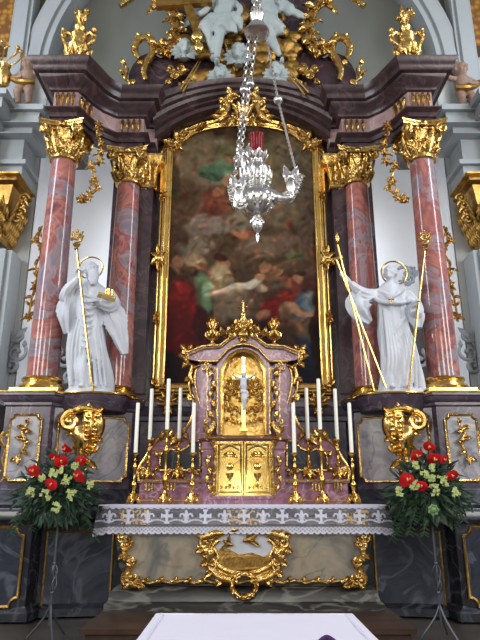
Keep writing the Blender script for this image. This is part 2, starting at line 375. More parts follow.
def hand(mb, wrist, dirv, sc=1.0, grip=False, normal=Vector((0,-1,0))):
    d = Vector(dirv).normalized(); w = d.cross(normal).normalized(); nn = w.cross(d)
    p = Vector(wrist)+d*.05*sc
    mb.tube([wrist, p, p+d*.045*sc], [.024*sc, .036*sc, .032*sc], 8, .55)
    for k in range(4):
        b = p+d*.04*sc+w*(k-1.5)*.019*sc; L = (.075, .088, .082, .062)[k]*sc
        if grip: pts = [b, b+d*L*.4+nn*.02*sc, b+d*L*.5+nn*.05*sc, b+d*L*.15+nn*.062*sc]
        else: pts = [b, b+d*L*.5, b+d*L*.85+nn*.012*sc, b+d*L+nn*.022*sc]
        mb.tube(pts, [.011*sc, .0105*sc, .01*sc, .008*sc], 6)
    b = p-w*.03*sc-d*.01*sc; mb.tube([b, b-w*.022*sc+d*.03*sc+nn*.01*sc, b-w*.02*sc+d*.06*sc+nn*.03*sc], [.013*sc, .012*sc, .009*sc], 6)
def head(mb, c, sc=1.0, yaw=0, pitch=0, beard=0, hair=.5, tilt=0):
    """c = centre of skull; faces -y before yaw"""
    Rm = (Matrix.Rotation(yaw, 4, 'Z') @ Matrix.Rotation(tilt, 4, 'Y') @ Matrix.Rotation(pitch, 4, 'X')); h = MB()
    h.ball((0, 0, .01), .1, (.86, 1.02, 1.12), 18); h.ball((0, -.03, -.055), .066, (.92, .95, 1.1), 14)
    h.tube([(0,-.092,.035),(0,-.118,-.012),(0,-.102,-.024)], [.01,.017,.014], 7)
    for s in (-1, 1):
        h.tube([(s*.012,-.1,.034),(s*.04,-.092,.044),(s*.068,-.066,.03)], [.009,.011,.008], 6); h.ball((s*.034,-.084,.016), .0155, (1,.8,.8), 8)
        h.ball((s*.05,-.068,-.025), .024, (1,.7,1), 8); h.ball((s*.088,.0,-.0), .022, (.4,.8,1.3), 8)
    h.tube([(-.024,-.094,-.052),(0,-.103,-.048),(.024,-.094,-.052)], [.006,.009,.006], 6); h.tube([(-.018,-.092,-.064),(0,-.098,-.066),(.018,-.092,-.064)], [.006,.009,.006], 6); h.ball((0,-.082,-.095), .026, (1,.9,.8), 8)
    R = random.Random(int(c[0]*100)+7)
    if beard:
        for k in range(16):
            a = PI*(k/15)-PI; x = math.cos(a)*.07; y = -.05+math.sin(a)*.045
            h.tube([(x, y, -.05), (x*1.1, y-.02, -.1), (x*.7+R.uniform(-.015,.015), y-.035, -.12-beard*R.uniform(.6,1)), (x*.4, y-.03, -.13-beard*1.2)], [.02,.024,.018,.006], 6)
    if hair:
        for k in range(26):
            a = R.uniform(-.35, PI+.35); z = R.uniform(-.03, .11); rr = math.sqrt(max(.1, 1-(z/.125)**2))*.098
            h.ball((math.cos(a)*rr*.93, math.sin(a)*rr+.01, z), R.uniform(.02,.032)*(.6+hair), seg=7)
    h.tube([(0,.02,-.06),(0,.03,-.17)], [.052,.06], 12)
    h.xf(Matrix.Translation(Vector(c)) @ Rm @ Matrix.Scale(sc, 4)); mb.v, n = mb.v+h.v, len(mb.v)
    mb.f += [tuple(i+n for i in f) for f in h.f]; mb.fm += h.fm
def sleeve(mb, pts, rad, seed=3, k=6, amp=.12):
    """wide draped tube along pts"""
    P = catmull(pts, 6); n = len(P); seg = 20; R = random.Random(seed); ph = R.uniform(0, 6); vs = []; up = None
    RR = catmull([Vector((r[0], r[1], 0)) for r in rad], 6); RR = [RR[min(len(RR)-1, round(i/(n-1)*(len(RR)-1)))] for i in range(n)]
    for i in range(n):
        t = (P[min(i+1,n-1)]-P[max(i-1,0)]).normalized(); u = Vector((0,1,0)); u = (u-t*u.dot(t)).normalized(); w = t.cross(u)
        for j in range(seg):
            a = 2*PI*j/seg; d = 1+amp*math.sin(k*a+ph+i*.35)+amp*.5*math.sin((k+3)*a-i*.2)
            vs.append(P[i]+(u*math.cos(a)*RR[i].y+w*math.sin(a)*RR[i].x)*d)
    mb.add(vs, [(i*seg+j, i*seg+(j+1)%seg, (i+1)*seg+(j+1)%seg, (i+1)*seg+j) for i in range(n-1) for j in range(seg)]+[tuple(range(seg)), tuple((n-1)*seg+j for j in range(seg))])
def ring(mb, c, r, w, n=36, tilt=0):
    mb.tube([Vector(c)+Vector((r*math.cos(2*PI*i/n), r*math.sin(tilt)*math.sin(2*PI*i/n), r*math.cos(tilt)*math.sin(2*PI*i/n))) for i in range(n)], w, 8, 1, True)
# ================================================================== COLUMNS
ZP = 2.98   # top of the pedestals
ZC0, ZC1 = 6.25, 6.80
def capital(t, x, y, r, parts=True, full=True):
    mb = MB(); mb.lathe([(r+.0, ZC0), (r+.03, ZC0+.02), (r+.03, ZC0+.05), (r+.0, ZC0+.07), (r*.98, ZC0+.2), (r*1.05, ZC0+.38), (r*1.35, ZC0+.46), (r*1.3, ZC0+.47)], (x, y, 0), 28)
    c = part('capital', mb, 'gold', t)
    mb = MB()
    for row, (z0, h, n, w, o) in enumerate([(ZC0+.06, .19, 8, .13, 0), (ZC0+.1, .32, 8, .13, PI/8)]):
        for k in range(n):
            a = 2*PI*k/n+o; dv = Vector((math.cos(a), math.sin(a), 0)); b = Vector((x, y, z0))+dv*r*1.0
            mb.leaf(b, b+Vector((0,0,h))+dv*.05, w, .03, 3, dv, .25); mb.ball(b+Vector((0,0,h))+dv*.1, .03, (1,1,.8), 7)
    part('acanthus_leaves', mb, 'gold', c)
    for sx in (-1, 1):
        for sy in (-1, 1):
            mb = MB(); q = MB(); q.scroll((0, 0), .075, 0, PI/2, 1.3, .026, 1 if sx > 0 else -1, None, .25); q.v = [v*1.0 for v in q.v]
            for sg in (-1, 1):
                R = Matrix.Rotation(sg*.5, 4, 'Z'); 
                if sy > 0: R = Matrix.Rotation(PI, 4, 'Z') @ R
                off = Vector((x+sx*(r+.07), y+sy*(r+.07), ZC1-.13)); n = len(mb.v)
                mb.v += [off+(R @ v)-Vector((sx*sg*.015, 0, 0)) for v in q.v]; mb.f += [tuple(i+n for i in f) for f in q.f]; mb.fm += q.fm
            mb.leaf((x+sx*r*.8, y+sy*r*.8, ZC0+.3), (x+sx*(r+.1), y+sy*(r+.1), ZC1-.13), .07, .03, 3)
            part('volute', mb, 'gold', c)
    mb = MB(); a = r+.13; pts = []
    for (cx, cy, dx, dy) in ((-1,-1,1,0),(1,-1,0,1),(1,1,-1,0),(-1,1,0,-1)):
        for k in range(8):
            q = k/8; inn = .07*math.sin(PI*q); px_ = cx*a+dx*2*a*q; py_ = cy*a+dy*2*a*q
            pts.append((x+px_-dy*inn*1, y+py_+dx*inn*1))
    mb.prismz(pts, ZC1-.075, ZC1-.03); mb.prismz([(x+(p[0]-x)*1.06, y+(p[1]-y)*1.06) for p in pts], ZC1-.03, ZC1+.0)
    mb.ball((x, y-r-.09, ZC1-.06), .05, (1,.7,1), 8)
    part('abacus', mb, 'gold', c)
    return c
def column(x, y, label, first=None):
    if first:
        return props(copytree(first, (x, y, ZP)), label)
    t = thing('column', label, 'column', (x, y, ZP), 'marble columns of the altar')
    mb = MB(); mb.box(x-.29, x+.29, y-.29, y+.29, ZP, ZP+.055); part('plinth', mb, 'goldp', t)
    mb = MB(); mb.lathe([(.24, ZP+.055), (.275, ZP+.065), (.285, ZP+.095), (.27, ZP+.125), (.235, ZP+.135), (.225, ZP+.16), (.245, ZP+.175), (.25, ZP+.195), (.235, ZP+.215), (.2, ZP+.225)], (x, y, 0), 36); part('base', mb, 'goldp', t)
    prof = []
    for i in range(13):
        q = i/12; prof.append((.197-.033*q**1.6, ZP+.22+(ZC0-ZP-.2)*q))
    mb = MB(); mb.lathe(prof, (x, y, 0), 48); part('shaft', mb, 'col', t)
    capital(t, x, y, .165); return t
XO, YO, XI, YI = 2.51, 7.25, 1.72, 7.9
c0 = column(-XO, YO, 'outermost pink marble column on the left, behind it a gilded flower festoon')
column(-XI, YI, 'pink marble column between the left bearded statue and the painting frame', c0)
column(XI, YI, 'pink marble column between the painting frame and the right statue with outstretched arm', c0)
column(XO, YO, 'outermost pink marble column on the right, beside the crozier of the right statue', c0)
# ================================================================== RETABLE BACK
YB = 8.2
arch = [(-1.5, 2.99), (-1.5, 7.05)] + [(-1.5+3.0*i/20, 7.05+.75*math.sin(PI*i/20)**.8) for i in range(1, 20)] + [(1.5, 7.05), (1.5, 2.99)]
t = thing('retable_wall', 'tall plum marble retable wall behind the large painting', 'altar wall', (0, YB+.2, 2.99))
mb = MB(); mb.prism(arch, YB, YB+.35); part('wall_panel', mb, 'dark', t)
for s in (-1, 1):
    mb = MB(); mb.box(1.36, 1.62, YB-.24, YB+.1, 2.98, 6.26); mb.sweep([(1.34, YB-.1), (1.34, YB-.26), (1.64, YB-.26), (1.64, YB)], [(0, 2.98), (.04, 2.98), (.04, 3.1), (0, 3.14)], back=.05); mb.sx(s); pl = part('pilaster', mb, 'entab', t)
    mb = MB(); mb.sweep([(1.34, YB), (1.34, YB-.26), (1.64, YB-.26), (1.64, YB)], [(0, 6.26), (.03, 6.28), (.03, 6.31), (.01, 6.33), (.03, 6.6), (.12, 6.72), (.12, 6.8)], back=None)
    for k in range(3):
        for rw in range(2): mb.leaf((1.39+.1*k, YB-.28, 6.33+.12*rw), (1.39+.1*k, YB-.33, 6.52+.14*rw), .1, .04, 3)
    mb.scroll((1.36, 6.68), .07, YB-.32, PI/2, 1.3, .025, 1); mb.scroll((1.62, 6.68), .07, YB-.32, PI/2, 1.3, .025, -1)
    mb.sx(s); part('capital', mb, 'gold', t)
    # marble pier standing right behind the inner column
    mb = MB(); mb.box(1.62, 2.0, YB-.1, YB+.5, 2.99, 6.8); mb.sx(s); part('pier', mb, 'dark', t)
# ================================================================== ENTABLATURE
def half(s): 
    L = [(-2.68, 8.3), (-2.68, 7.05), (-2.34, 7.05), (-2.30, 7.14), (-2.22, 7.33), (-2.10, 7.50), (-1.96, 7.62), (-1.90, 7.66), (-1.88, 7.66), (-1.50, 7.66), (-1.50, 7.92), (-1.34, 7.92)]
    return L
H = half(-1)
t = thing('entablature', 'heavy dark marble entablature sweeping over the four columns and arching above the painting', 'entablature', (0, 7.9, 6.8))
def rise(x): 
    q = max(0, 1-abs(x)/1.40); return .52*math.sin(min(1, q*1.15)*PI/2)
for s in (-1, 1):
    def sw(prof, mat, nm, back=.2, path=H):
        mb = MB(); mb.sweep(path, prof, back=back); mb.sx(-s); return part(nm, mb, mat, t)
    sw([(0, 6.80), (0, 6.87), (.03, 6.87), (.03, 6.94), (.09, 6.98), (.09, 7.0)], 'entab', 'architrave')
    fz = sw([(0, 7.0), (0, 7.29)], 'frieze', 'frieze')
    sw([(.0, 7.29), (.05, 7.30), (.07, 7.36), (.16, 7.42), (.18, 7.47), (.24, 7.48), (.25, 7.55), (.27, 7.57), (.31, 7.63), (.32, 7.66), (-.1, 7.7)], 'entab', 'cornice')
    mb = MB(); mb.box(-2.5, -2.34, 7.2, 7.9, 6.82, 7.66); mb.sx(-s); part('outer_core', mb, 'entab', t); mb = MB(); mb.box(-1.84, -1.54, 7.8, 8.4, 6.82, 7.66); mb.sx(-s); part('inner_core', mb, 'entab', t)
    # gilded flutes on the frieze blocks
    for (bx, by, w, cnt) in ((-2.51, 7.05, .30, 4), (-1.69, 7.66, .34, 4)):
        for k in range(cnt):
            x = bx-w/2+w*(k+.5)/cnt; mb = MB()
            mb.leaf((x, by-.012, 7.27), (x, by-.012, 7.04), w/cnt*.75, .03, 2); mb.ball((x, by-.015, 7.24), .028, (1,.7,1), 8); mb.sx(-s); part('flute_ornament', mb, 'gold', t)
    for q in range(3):
        x, y = [(-2.325, 7.12), (-2.28, 7.2), (-2.24, 7.3)][q]; mb = MB(); mb.leaf((x+.02, y-.01, 7.26), (x+.02, y-.01, 7.06), .07, .03, 2, nrm=Vector((.8,-.6,0))); mb.sx(-s); part('flute_ornament', mb, 'gold', t)
xs = [-1.36+2.72*i/36 for i in range(37)]
mid = [(x, 7.92-.10*(1-(x/1.36)**2)) for x in xs]
mb = MB(); mb.sweep(mid, [(0, 7.02), (.02, 7.04), (.03, 7.14), (.09, 7.18), (.09, 7.25), (.15, 7.3), (.17, 7.38), (.22, 7.42), (.24, 7.50), (.28, 7.53), (.30, 7.61), (.31, 7.66), (.0, 7.70)], back=.25)
def archz(v): r = math.sin(max(0, 1-abs(v.x)/1.40)**.8*PI/2); return Vector((v.x, v.y, 7.06+.58*r+(v.z-7.02)*(.94-.49*r)))
mb.v = [archz(v) for v in mb.v]; part('arched_cornice', mb, 'entab', t)
# ================================================================== PEDIMENT
t = thing('pediment', 'dark marble pediment with scrolled sides and gilded clouds rising above the arched cornice', 'pediment', (0, 8.1, 7.6))
YPD = 7.95
Pp = [(150,92),(138,90),(127,84),(126,74),(131,64),(138,56),(148,52),(158,58),(170,53),(178,42),(181,28),(177,12),(168,2),(160,-12),(156,-60)]
pts = [(at(x, y, YPD).x, at(x, y, YPD).z) for x, y in Pp]; pts = [(p[0]+.04, p[1]) for p in pts]
poly = pts + [(-p[0], p[1]) for p in reversed(pts)]
mb = MB(); mb.prism(poly, YPD, YPD+.35); part('body', mb, 'dark', t, smooth=False)
def pp(x, y, Y=YPD-.08): v = at(x, y, Y); return v
for s in (-1, 1):
    mb = MB()
    a = [(124,78),(129,74),(134,80)]; 
    P = catmull([pp(x,y) for x, y in [(140,58),(136,54),(135,46),(140,39),(148,38),(153,44),(153,53),(147,62),(144,72),(146,80)]], 6); mb.tube(P, [.04+.035*math.sin(PI*i/len(P)) for i in range(len(P))], 8, .8)
    P = catmull([pp(x,y) for x, y in [(124,62),(127,70),(125,78),(131,82)]], 5); mb.tube(P, [.02,.035,.02], 8)
    for (x, y, x2, y2) in ((124,66,122,58),(126,76,118,70),(135,80,128,86),(140,40,136,33),(148,39,150,32),(155,48,160,44),(137,52,131,46),(138,66,143,60)): mb.leaf(pp(x,y), pp(x2,y2,YPD-.14), .11, .03, 3)
    mb.sx(-s); v = part('side_scroll', mb, 'gold', t)
    mb = MB(); P = catmull([pp(x,y) for x, y in [(152,8),(160,3),(170,8),(176,20),(178,34),(174,46),(166,52),(160,50),(160,44)]], 6); mb.tube(P, [.05+.06*math.sin(PI*i/len(P)) for i in range(len(P))], 9, .7)
    for i in range(3, len(P)-2, 5):
        d_ = (P[i+1]-P[i-1]).normalized(); n_ = d_.cross(Vector((0,1,0)))
        mb.leaf(P[i]+Vector((0,-.05,0)), P[i]+n_*.17+d_*.1+Vector((0,-.1,0)), .13, .04, 3); mb.leaf(P[i]+Vector((0,-.05,0)), P[i]-n_*.13+d_*.1+Vector((0,-.1,0)), .11, .04, 3)
    for (x, y, x2, y2) in ((153,8,147,14),(163,4,162,-6),(172,12,180,6),(177,26,186,24),(177,38,184,44),(168,51,170,60),(160,50,153,48),(172,20,162,22),(173,34,165,34)): mb.leaf(pp(x,y), pp(x2,y2,YPD-.14), .12, .03, 3)
    mb.sx(-s); part('volute', mb, 'gold', t)
    mb = MB(); P = catmull([pp(x,y) for x, y in [(120,6),(126,2),(134,-3),(142,-8)]], 5); mb.tube(P, .05, 8)
    mb.sx(-s); part('upper_scroll', mb, 'gold', t)
    # ribbon-like gilded swirls near the cornice
    mb = MB()
    for (cx, cy, r, a0, d) in ((176,76,.09,0,1),(170,70,.07,2,-1),(186,84,.1,3,1),(196,90,.1,1,-1),(192,80,.07,4,1),(182,68,.07,1,1),(206,92,.08,5,1)): 
        c = pp(cx, cy, YPD-.1); mb.scroll((c.x, c.z), r, c.y, a0, 1.0, .035, d)
    for (x, y, x2, y2) in ((172,80,164,86),(180,74,190,70),(186,88,178,94),(200,84,208,78)): mb.leaf(pp(x,y), pp(x2,y2,YPD-.16), .12, .04, 3)
    mb.sx(-s); part('gilded_swirl', mb, 'gold', t)
# gold clouds
R = random.Random(5); mb = MB()
for (x, y, rx, rz) in ((206,54,16,10),(222,66,14,11),(238,42,14,12),(240,72,16,12),(262,46,12,14),(266,66,12,10),(280,38,14,8),(290,48,10,9),(205,78,10,6),(252,82,14,6),(293,70,10,7),(186,48,7,9),(272,82,10,6),(226,86,10,6),(240,14,14,12),(278,12,10,12),(216,20,10,14)):
    for k in range(7):
        a = R.uniform(0, 2*PI); q = R.random()**.5; v = pp(x+rx*q*math.cos(a), y+rz*q*math.sin(a), YPD-.05-R.uniform(0,.1)); mb.ball(v, R.uniform(.08,.14), (1.3,.7,.9), 9)
part('gilded_cloud', mb, 'goldm', t, remesh=.022, smooths=1)
def slant(mb, p0, ang):   # built facing -y at the origin, then turned about z and moved to p0
    return mb.xf(Matrix.Translation(Vector((p0[0], p0[1], 0))) @ Matrix.Rotation(ang, 4, 'Z'))
# ================================================================== PEDESTALS
A0, A1 = (-2.24, 7.0), (-1.40, 7.46); ANG = math.atan2(A1[1]-A0[1], A1[0]-A0[0]); AL = math.hypot(A1[0]-A0[0], A1[1]-A0[1])
PATH = [(-2.80, 8.9), (-2.80, 6.93), (-2.27, 6.93), A0, A1, (-1.36, 7.56), (-1.36, 8.3)]
for s in (-1, 1):
    t = thing('pedestal', f'tall marble pedestal carrying the two columns and the white statue on the {SIDE[s]}', 'pedestal', (s*2.0, 7.4, 1.5))
    def pt(nm, mb, mat, par=None, **k): mb.sx(-s); return part(nm, mb, mat, par or t, **k)
    mb = MB(); mb.prismz([(-2.80,8.6),(-2.80,6.93),(-2.27,6.93),A0,A1,(-1.36,7.56),(-1.36,8.18)], 1.86, 2.84); pt('body', mb, 'ped', smooth=False)
    mb = MB(); mb.sweep(PATH, [(0,2.80),(.02,2.82),(.02,2.85),(.06,2.88),(.07,2.92),(.085,2.93),(.085,2.96),(-.3,2.96)], back=.32)
    # bowed shelf under the statue
    bow = [(-1.86+.40*math.cos(PI+PI*i/16), 7.2+.26*math.sin(PI+PI*i/16)) for i in range(17)]
    mb.sweep([(-2.26,7.5)]+bow+[(-1.46,7.7)], [(-.02,2.78),(.0,2.84),(.04,2.9),(.05,2.95),(.0,2.96)], back=.2); mb.prismz([(-2.2,7.6)]+[(b[0], b[1]+.03) for b in bow]+[(-1.5,7.7)], 2.86, 2.955); pt('cornice', mb, 'ped')
    mb = MB(); mb.sweep(PATH, [(.0,2.955),(.09,2.955),(.095,2.967),(.09,2.979),(.0,2.979)], back=.0)
    mb.sweep([(-2.26,7.4)]+bow+[(-1.46,7.6)], [(.0,2.955),(.06,2.955),(.065,2.967),(.06,2.979),(0,2.979)], back=.0)
    pt('gilt_edge', mb, 'goldp')
    mb = MB(); mb.prismz([(-2.84,8.6),(-2.84,6.95),(-2.27,6.95),(-2.24,7.03),(-1.40,7.5),(-1.36,7.56),(-1.36,8.18)], 2.955, 2.972); mb.prismz([(-2.26,7.4)]+bow+[(-1.46,7.6)], 2.955, 2.973); pt('top_slab', mb, 'ped')
    mb = MB(); mb.sweep(PATH, [(.06,1.5),(.1,1.54),(.1,1.62),(.07,1.66),(.08,1.7),(.03,1.78),(.02,1.84),(.0,1.87)], back=.3); mb.prismz([(-2.8,8.6),(-2.8,6.95),(-2.27,6.95),A0,A1,(-1.36,7.56),(-1.36,8.18)], 1.5, 1.862); pt('base_moulding', mb, 'low')
    # outer framed panel
    x0, x1, z0, z1 = -2.72, -2.36, 1.96, 2.70
    mb = MB(); mb.prism(rrect(x0, x1, z0, z1, .05), 6.915, 6.935); pnl = pt('outer_panel', mb, 'panel')
    mb = MB(); mb.frame(rrect(x0, x1, z0, z1, .05), .028, .02, 6.917); pt('panel_frame', mb, 'gold', pnl)
    mb = MB(); xc = -2.54
    mb.tube(catmull([(xc+.03,6.9,2.60),(xc-.02,6.88,2.5),(xc+.03,6.88,2.38),(xc-.01,6.88,2.26),(xc-.06,6.88,2.2)],6), [.012,.02,.012], 7)
    for (dx, z, ex, ez) in ((.03,2.6,.05,2.66),(0,2.55,-.09,2.56),(0,2.52,.1,2.5),(.02,2.42,-.1,2.44),(.02,2.38,.1,2.4),(0,2.3,.08,2.24),(-.04,2.22,-.12,2.16),(-.03,2.24,-.02,2.12)):
        mb.leaf((xc+dx,6.885,z), (xc+ex,6.86,ez), .07, .025, 3)
    for (dx, z) in ((.0,2.53),(.02,2.41),(-.04,2.2)): mb.ball((xc+dx,6.87,z), .03, seg=8)
    pt('flower_relief', mb, 'gold')
    # wide slanting panel
    mb = MB(); mb.prism(rrect(.06, AL-.05, 1.96, 2.72, .06), -.015, .02); slant(mb, A0, ANG); pnl = pt('wide_panel', mb, 'panel')
    mb = MB(); mb.frame(rrect(.06, AL-.05, 1.96, 2.72, .06), .028, .02, -.012); slant(mb, A0, ANG); pt('panel_frame', mb, 'gold', pnl)
    # gilded volute console
    Yc = 6.93; P_ = lambda x, y, Y=Yc: at(x, y, Y); mb = MB()
    c = P_(71, 421); mb.scroll((c.x, c.z), .115, Yc, PI*.45, 1.35, .045, 1, [(P_(100,412).x, P_(100,412).z), (P_(90,409).x, P_(90,409).z), (P_(80,409).x, P_(80,409).z)], .22, 9)
    mb.tube(catmull([P_(78,428),P_(82,440,Yc),P_(80,450,7.0),P_(84,460,7.05),P_(92,466,7.1)],6), [.09,.1,.07,.05,.03], 10)
    mb.tube(catmull([P_(98,414),P_(98,428),P_(92,442,7.0),P_(88,455,7.05)],6), [.06,.08,.06,.04], 10)
    mb.tube(catmull([P_(88,413),P_(89,428),P_(86,440,6.95)],6), [.07,.085,.05], 10)
    for k in range(6): 
        v = P_(97-.8*k, 416+4.6*k, Yc-.06); mb.ball(v, .04-.003*k, (1.1,.8,.9), 8); v = P_(88-.4*k, 417+4.6*k, Yc-.09); mb.ball(v, .034-.002*k, (1.1,.8,.9), 8)
    c = P_(92, 446); mb.scroll((c.x, c.z), .07, 6.95, 0, 1.2, .03, -1)
    c = P_(80, 458); mb.scroll((c.x, c.z), .05, 7.0, PI, 1.2, .025, 1)
    for (x, y, x2, y2) in ((80,440,72,450),(84,448,98,452),(84,456,76,466),(88,460,98,470),(78,430,66,436),(98,420,105,426),(90,410,90,402),(99,412,105,408),(96,436,103,442),(86,466,86,476)): mb.leaf(P_(x,y,6.95), P_(x2,y2,6.93), .09, .04, 3)
    pt('volute_console', mb, 'goldp')
    # ---- stereobate under the pedestal
    t = thing('stereobate', f'dark marble base block with gold-edged panels under the {SIDE[s]} pedestal', 'stereobate', (s*2.4, 7.3, .5))
    mb = MB(); mb.prismz([(-3.6,8.6),(-3.6,6.9),(-2.34,6.9),(-2.3,7.14),(-1.34,7.3),(-1.34,8.15)], .52, 1.5); pt('body', mb, 'low', t, smooth=False)
    mb = MB(); mb.sweep([(-3.6,8.6),(-3.6,6.9),(-2.34,6.9),(-2.3,7.14),(-1.34,7.3),(-1.3,7.8)], [(0,.52),(.07,.52),(.07,.6),(.03,.63),(0,.66)], back=.1); pt('plinth', mb, 'low', t)
    L = rrect(-3.3, -2.42, .66, 1.46, .09); mb = MB(); mb.prism(L, 6.885, 6.92); pnl = pt('outer_panel', mb, 'lowpanel', t)
    mb = MB(); mb.frame(L, .03, .022, 6.89); pt('panel_frame', mb, 'goldm', pnl)
    an = math.atan2(.16, .96); L = rrect(.06, .80, .62, 1.40, .0); mb = MB(); mb.prism(L, -.015, .02); slant(mb, (-2.3,7.14), an); pnl = pt('inner_panel', mb, 'lowpanel', t)
    mb = MB(); mb.frame(L, .024, .02, -.012); slant(mb, (-2.3,7.14), an); pt('panel_frame', mb, 'goldm', pnl)
    # side wing at the picture edge
    t = thing('side_cabinet_ornament', f'gilded scroll ornament on the dark wing at the {SIDE[s]} picture edge', 'ornament', (s*2.98, 7.0, 1.95))
    mb = MB(); mb.box(-3.5, -2.9, 7.0, 7.4, 1.5, 2.84); pt('board', mb, 'panelw', t)
    mb = MB(); Q = lambda x, y: at(x, y, 6.96)
    mb.tube(catmull([Q(5,432),Q(2,440),Q(6,450),Q(3,462),Q(6,474),Q(2,482)],6), .035, 8)
    for (x, y, x2, y2) in ((4,438,10,432),(4,450,10,446),(4,462,10,464),(4,474,9,480),(3,445,-4,440),(3,468,-4,474)): mb.leaf(Q(x,y), Q(x2,y2), .1, .03, 3)
    pt('scroll_relief', mb, 'goldm', t)
# ================================================================== WALL DECOR BEHIND STATUES
for s in (-1, 1):
    Yw = 9.3
    t = thing('wall_recess', f'dark framed doorway with grey stucco scrolls on apse wall behind {SIDE[s]} statue', 'doorway', (s*2.6, Yw, 2.5))
    def yw(x): return Y0+RY*math.sqrt(max(0, 1-(x/RX)**2))
    x0, x1 = -3.0, -2.05; z0, z1 = Zat(354, 9.4), Zat(322, 9.4)
    mb = MB(); mb.prism([(x0,2.6),(x1,2.6),(x1,z1),(x0,z1)], 9.3, 9.62); mb.sx(-s); part('opening', mb, 'gap', t)
    mb = MB(); mb.frame([(x0,z0-.1),(x1,z0-.1),(x1,z1),(x0,z1)], .05, .03, 9.3); mb.sx(-s); part('frame', mb, 'goldm', t)
    for (px_, py_, r, a0, d, qx, qy) in ((22,350,.12,0,1,14,338),(28,360,.16,1,-1,38,352),(24,372,.12,3,1,18,384),(30,344,.08,4,1,38,336),(66,360,.14,2,1,60,352),(70,376,.12,0,-1,62,384)):
        mb = MB(); v = at(px_, py_, 9.2); y_ = min(9.2, yw(v.x)-.05); mb.scroll((v.x, v.z), r, y_, a0, 1.1, .03, d)
        e = at(qx, qy, 9.2); e.y = y_; b_ = Vector((v.x+r*math.cos(a0), y_, v.z+r*math.sin(a0))); mb.leaf(b_, e, .14, .03, 3); mb.sx(-s); part('stucco_scroll', mb, 'stuccoorn', t)
# small blue-grey stucco bush beside the right statue's halo
mb = MB(); v = at(410, 277, 9.2)
rocaille(mb, v.x, v.z, .45, .4, v.y, 12, 4, .11, .03, False); single('stucco_ornament', mb, 'stuccoorn', 'blue-grey stucco leaf ornament on the wall beside the right halo', 'ornament')
# ================================================================== CENTRE DADO
t = thing('dado', 'plum marble dado with mouldings behind the candles below the painting', 'altar base', (0, 7.9, .5))
mb = MB(); mb.box(-1.34, 1.34, 7.75, 8.4, .52, 2.86); part('body', mb, 'ped', t)
mb = MB(); mb.sweep([(-1.36,7.75),(1.36,7.75)], [(0,2.72),(.03,2.74),(.03,2.79),(.08,2.84),(.09,2.9),(.11,2.91),(.11,2.97),(0,2.99)], back=.5); part('cornice', mb, 'ped', t)
for s in (-1, 1):
    mb = MB(); v = at(168, 400, 7.68)
    for (x, y, x2, y2) in ((168,402,150,396),(168,402,186,396),(168,404,152,406),(168,404,184,406),(168,400,158,388),(168,400,178,388),(168,400,168,386),(168,408,162,420),(168,408,174,420),(168,412,168,428)): mb.leaf(at(x,y,7.64), at(x2,y2,7.6), .11, .03, 3)
    rocaille(mb, v.x, v.z, .24, .2, 7.62, 5, 22, .04, .03); mb.ball(at(168,402,7.58), .04, (1,.7,1.2), 10); mb.v = [Vector((v.x+(q_.x-v.x)*.75, q_.y, v.z+(q_.z-v.z)*.75)) for q_ in mb.v]
    mb.sx(-s); part('rosette', mb, 'gold', t)
# ================================================================== ALTARPIECE
YF = 8.14
t = thing('altarpiece', 'tall arched oil painting in gilded frame behind the tabernacle', 'painting', (0, YF, 3.2))
SH = [(167,158),(168,150),(171,146),(176,144),(181,139),(190,132),(203,127),(222,123.5)]
side = [at(x, y, YF) for x, y in SH]; side = [(-1.185, 3.22)] + [(min(-abs(v.x)+.0, -.05), v.z) for v in side]
side[1] = (-1.185, side[1][1]); top = (0, at(243, 122.5, YF).z)
core = catmull([Vector((p[0], 0, p[1])) for p in side[2:]+[top]+[(-p[0], p[1]) for p in reversed(side[2:])]], 4)
loop = [side[0]] + [(p.x, p.z) for p in core] + [(1.185, 3.22)]
mb = MB(); mb.frame(loop, .17, .09, YF+.02); mb.frame([(p[0]*.955, p[1]-.035 if p[1] > 4 else p[1]+.06) for p in loop], .05, .05, YF+.02); 
def inset(L, d):
    out = []; n = len(L)
    for i in range(n):
        a = (Vector(L[i])-Vector(L[i-1])).normalized(); b = (Vector(L[(i+1)%n])-Vector(L[i])).normalized(); k = Vector((a.y,-a.x))+Vector((b.y,-b.x)); k = k/max(k.length_squared/2, .5); out.append(Vector((L[i][0]+k.x*d, 0, L[i][1]+k.y*d)))
    return out
for d_, r_, y_ in ((-.07,.026,.05), (.0,.022,.085), (.072,.02,.045)): mb.tube([v+Vector((0,YF+.02-y_,0)) for v in inset(loop, d_)], r_, 8, 1, True)
fr = part('frame', mb, 'goldp', t)
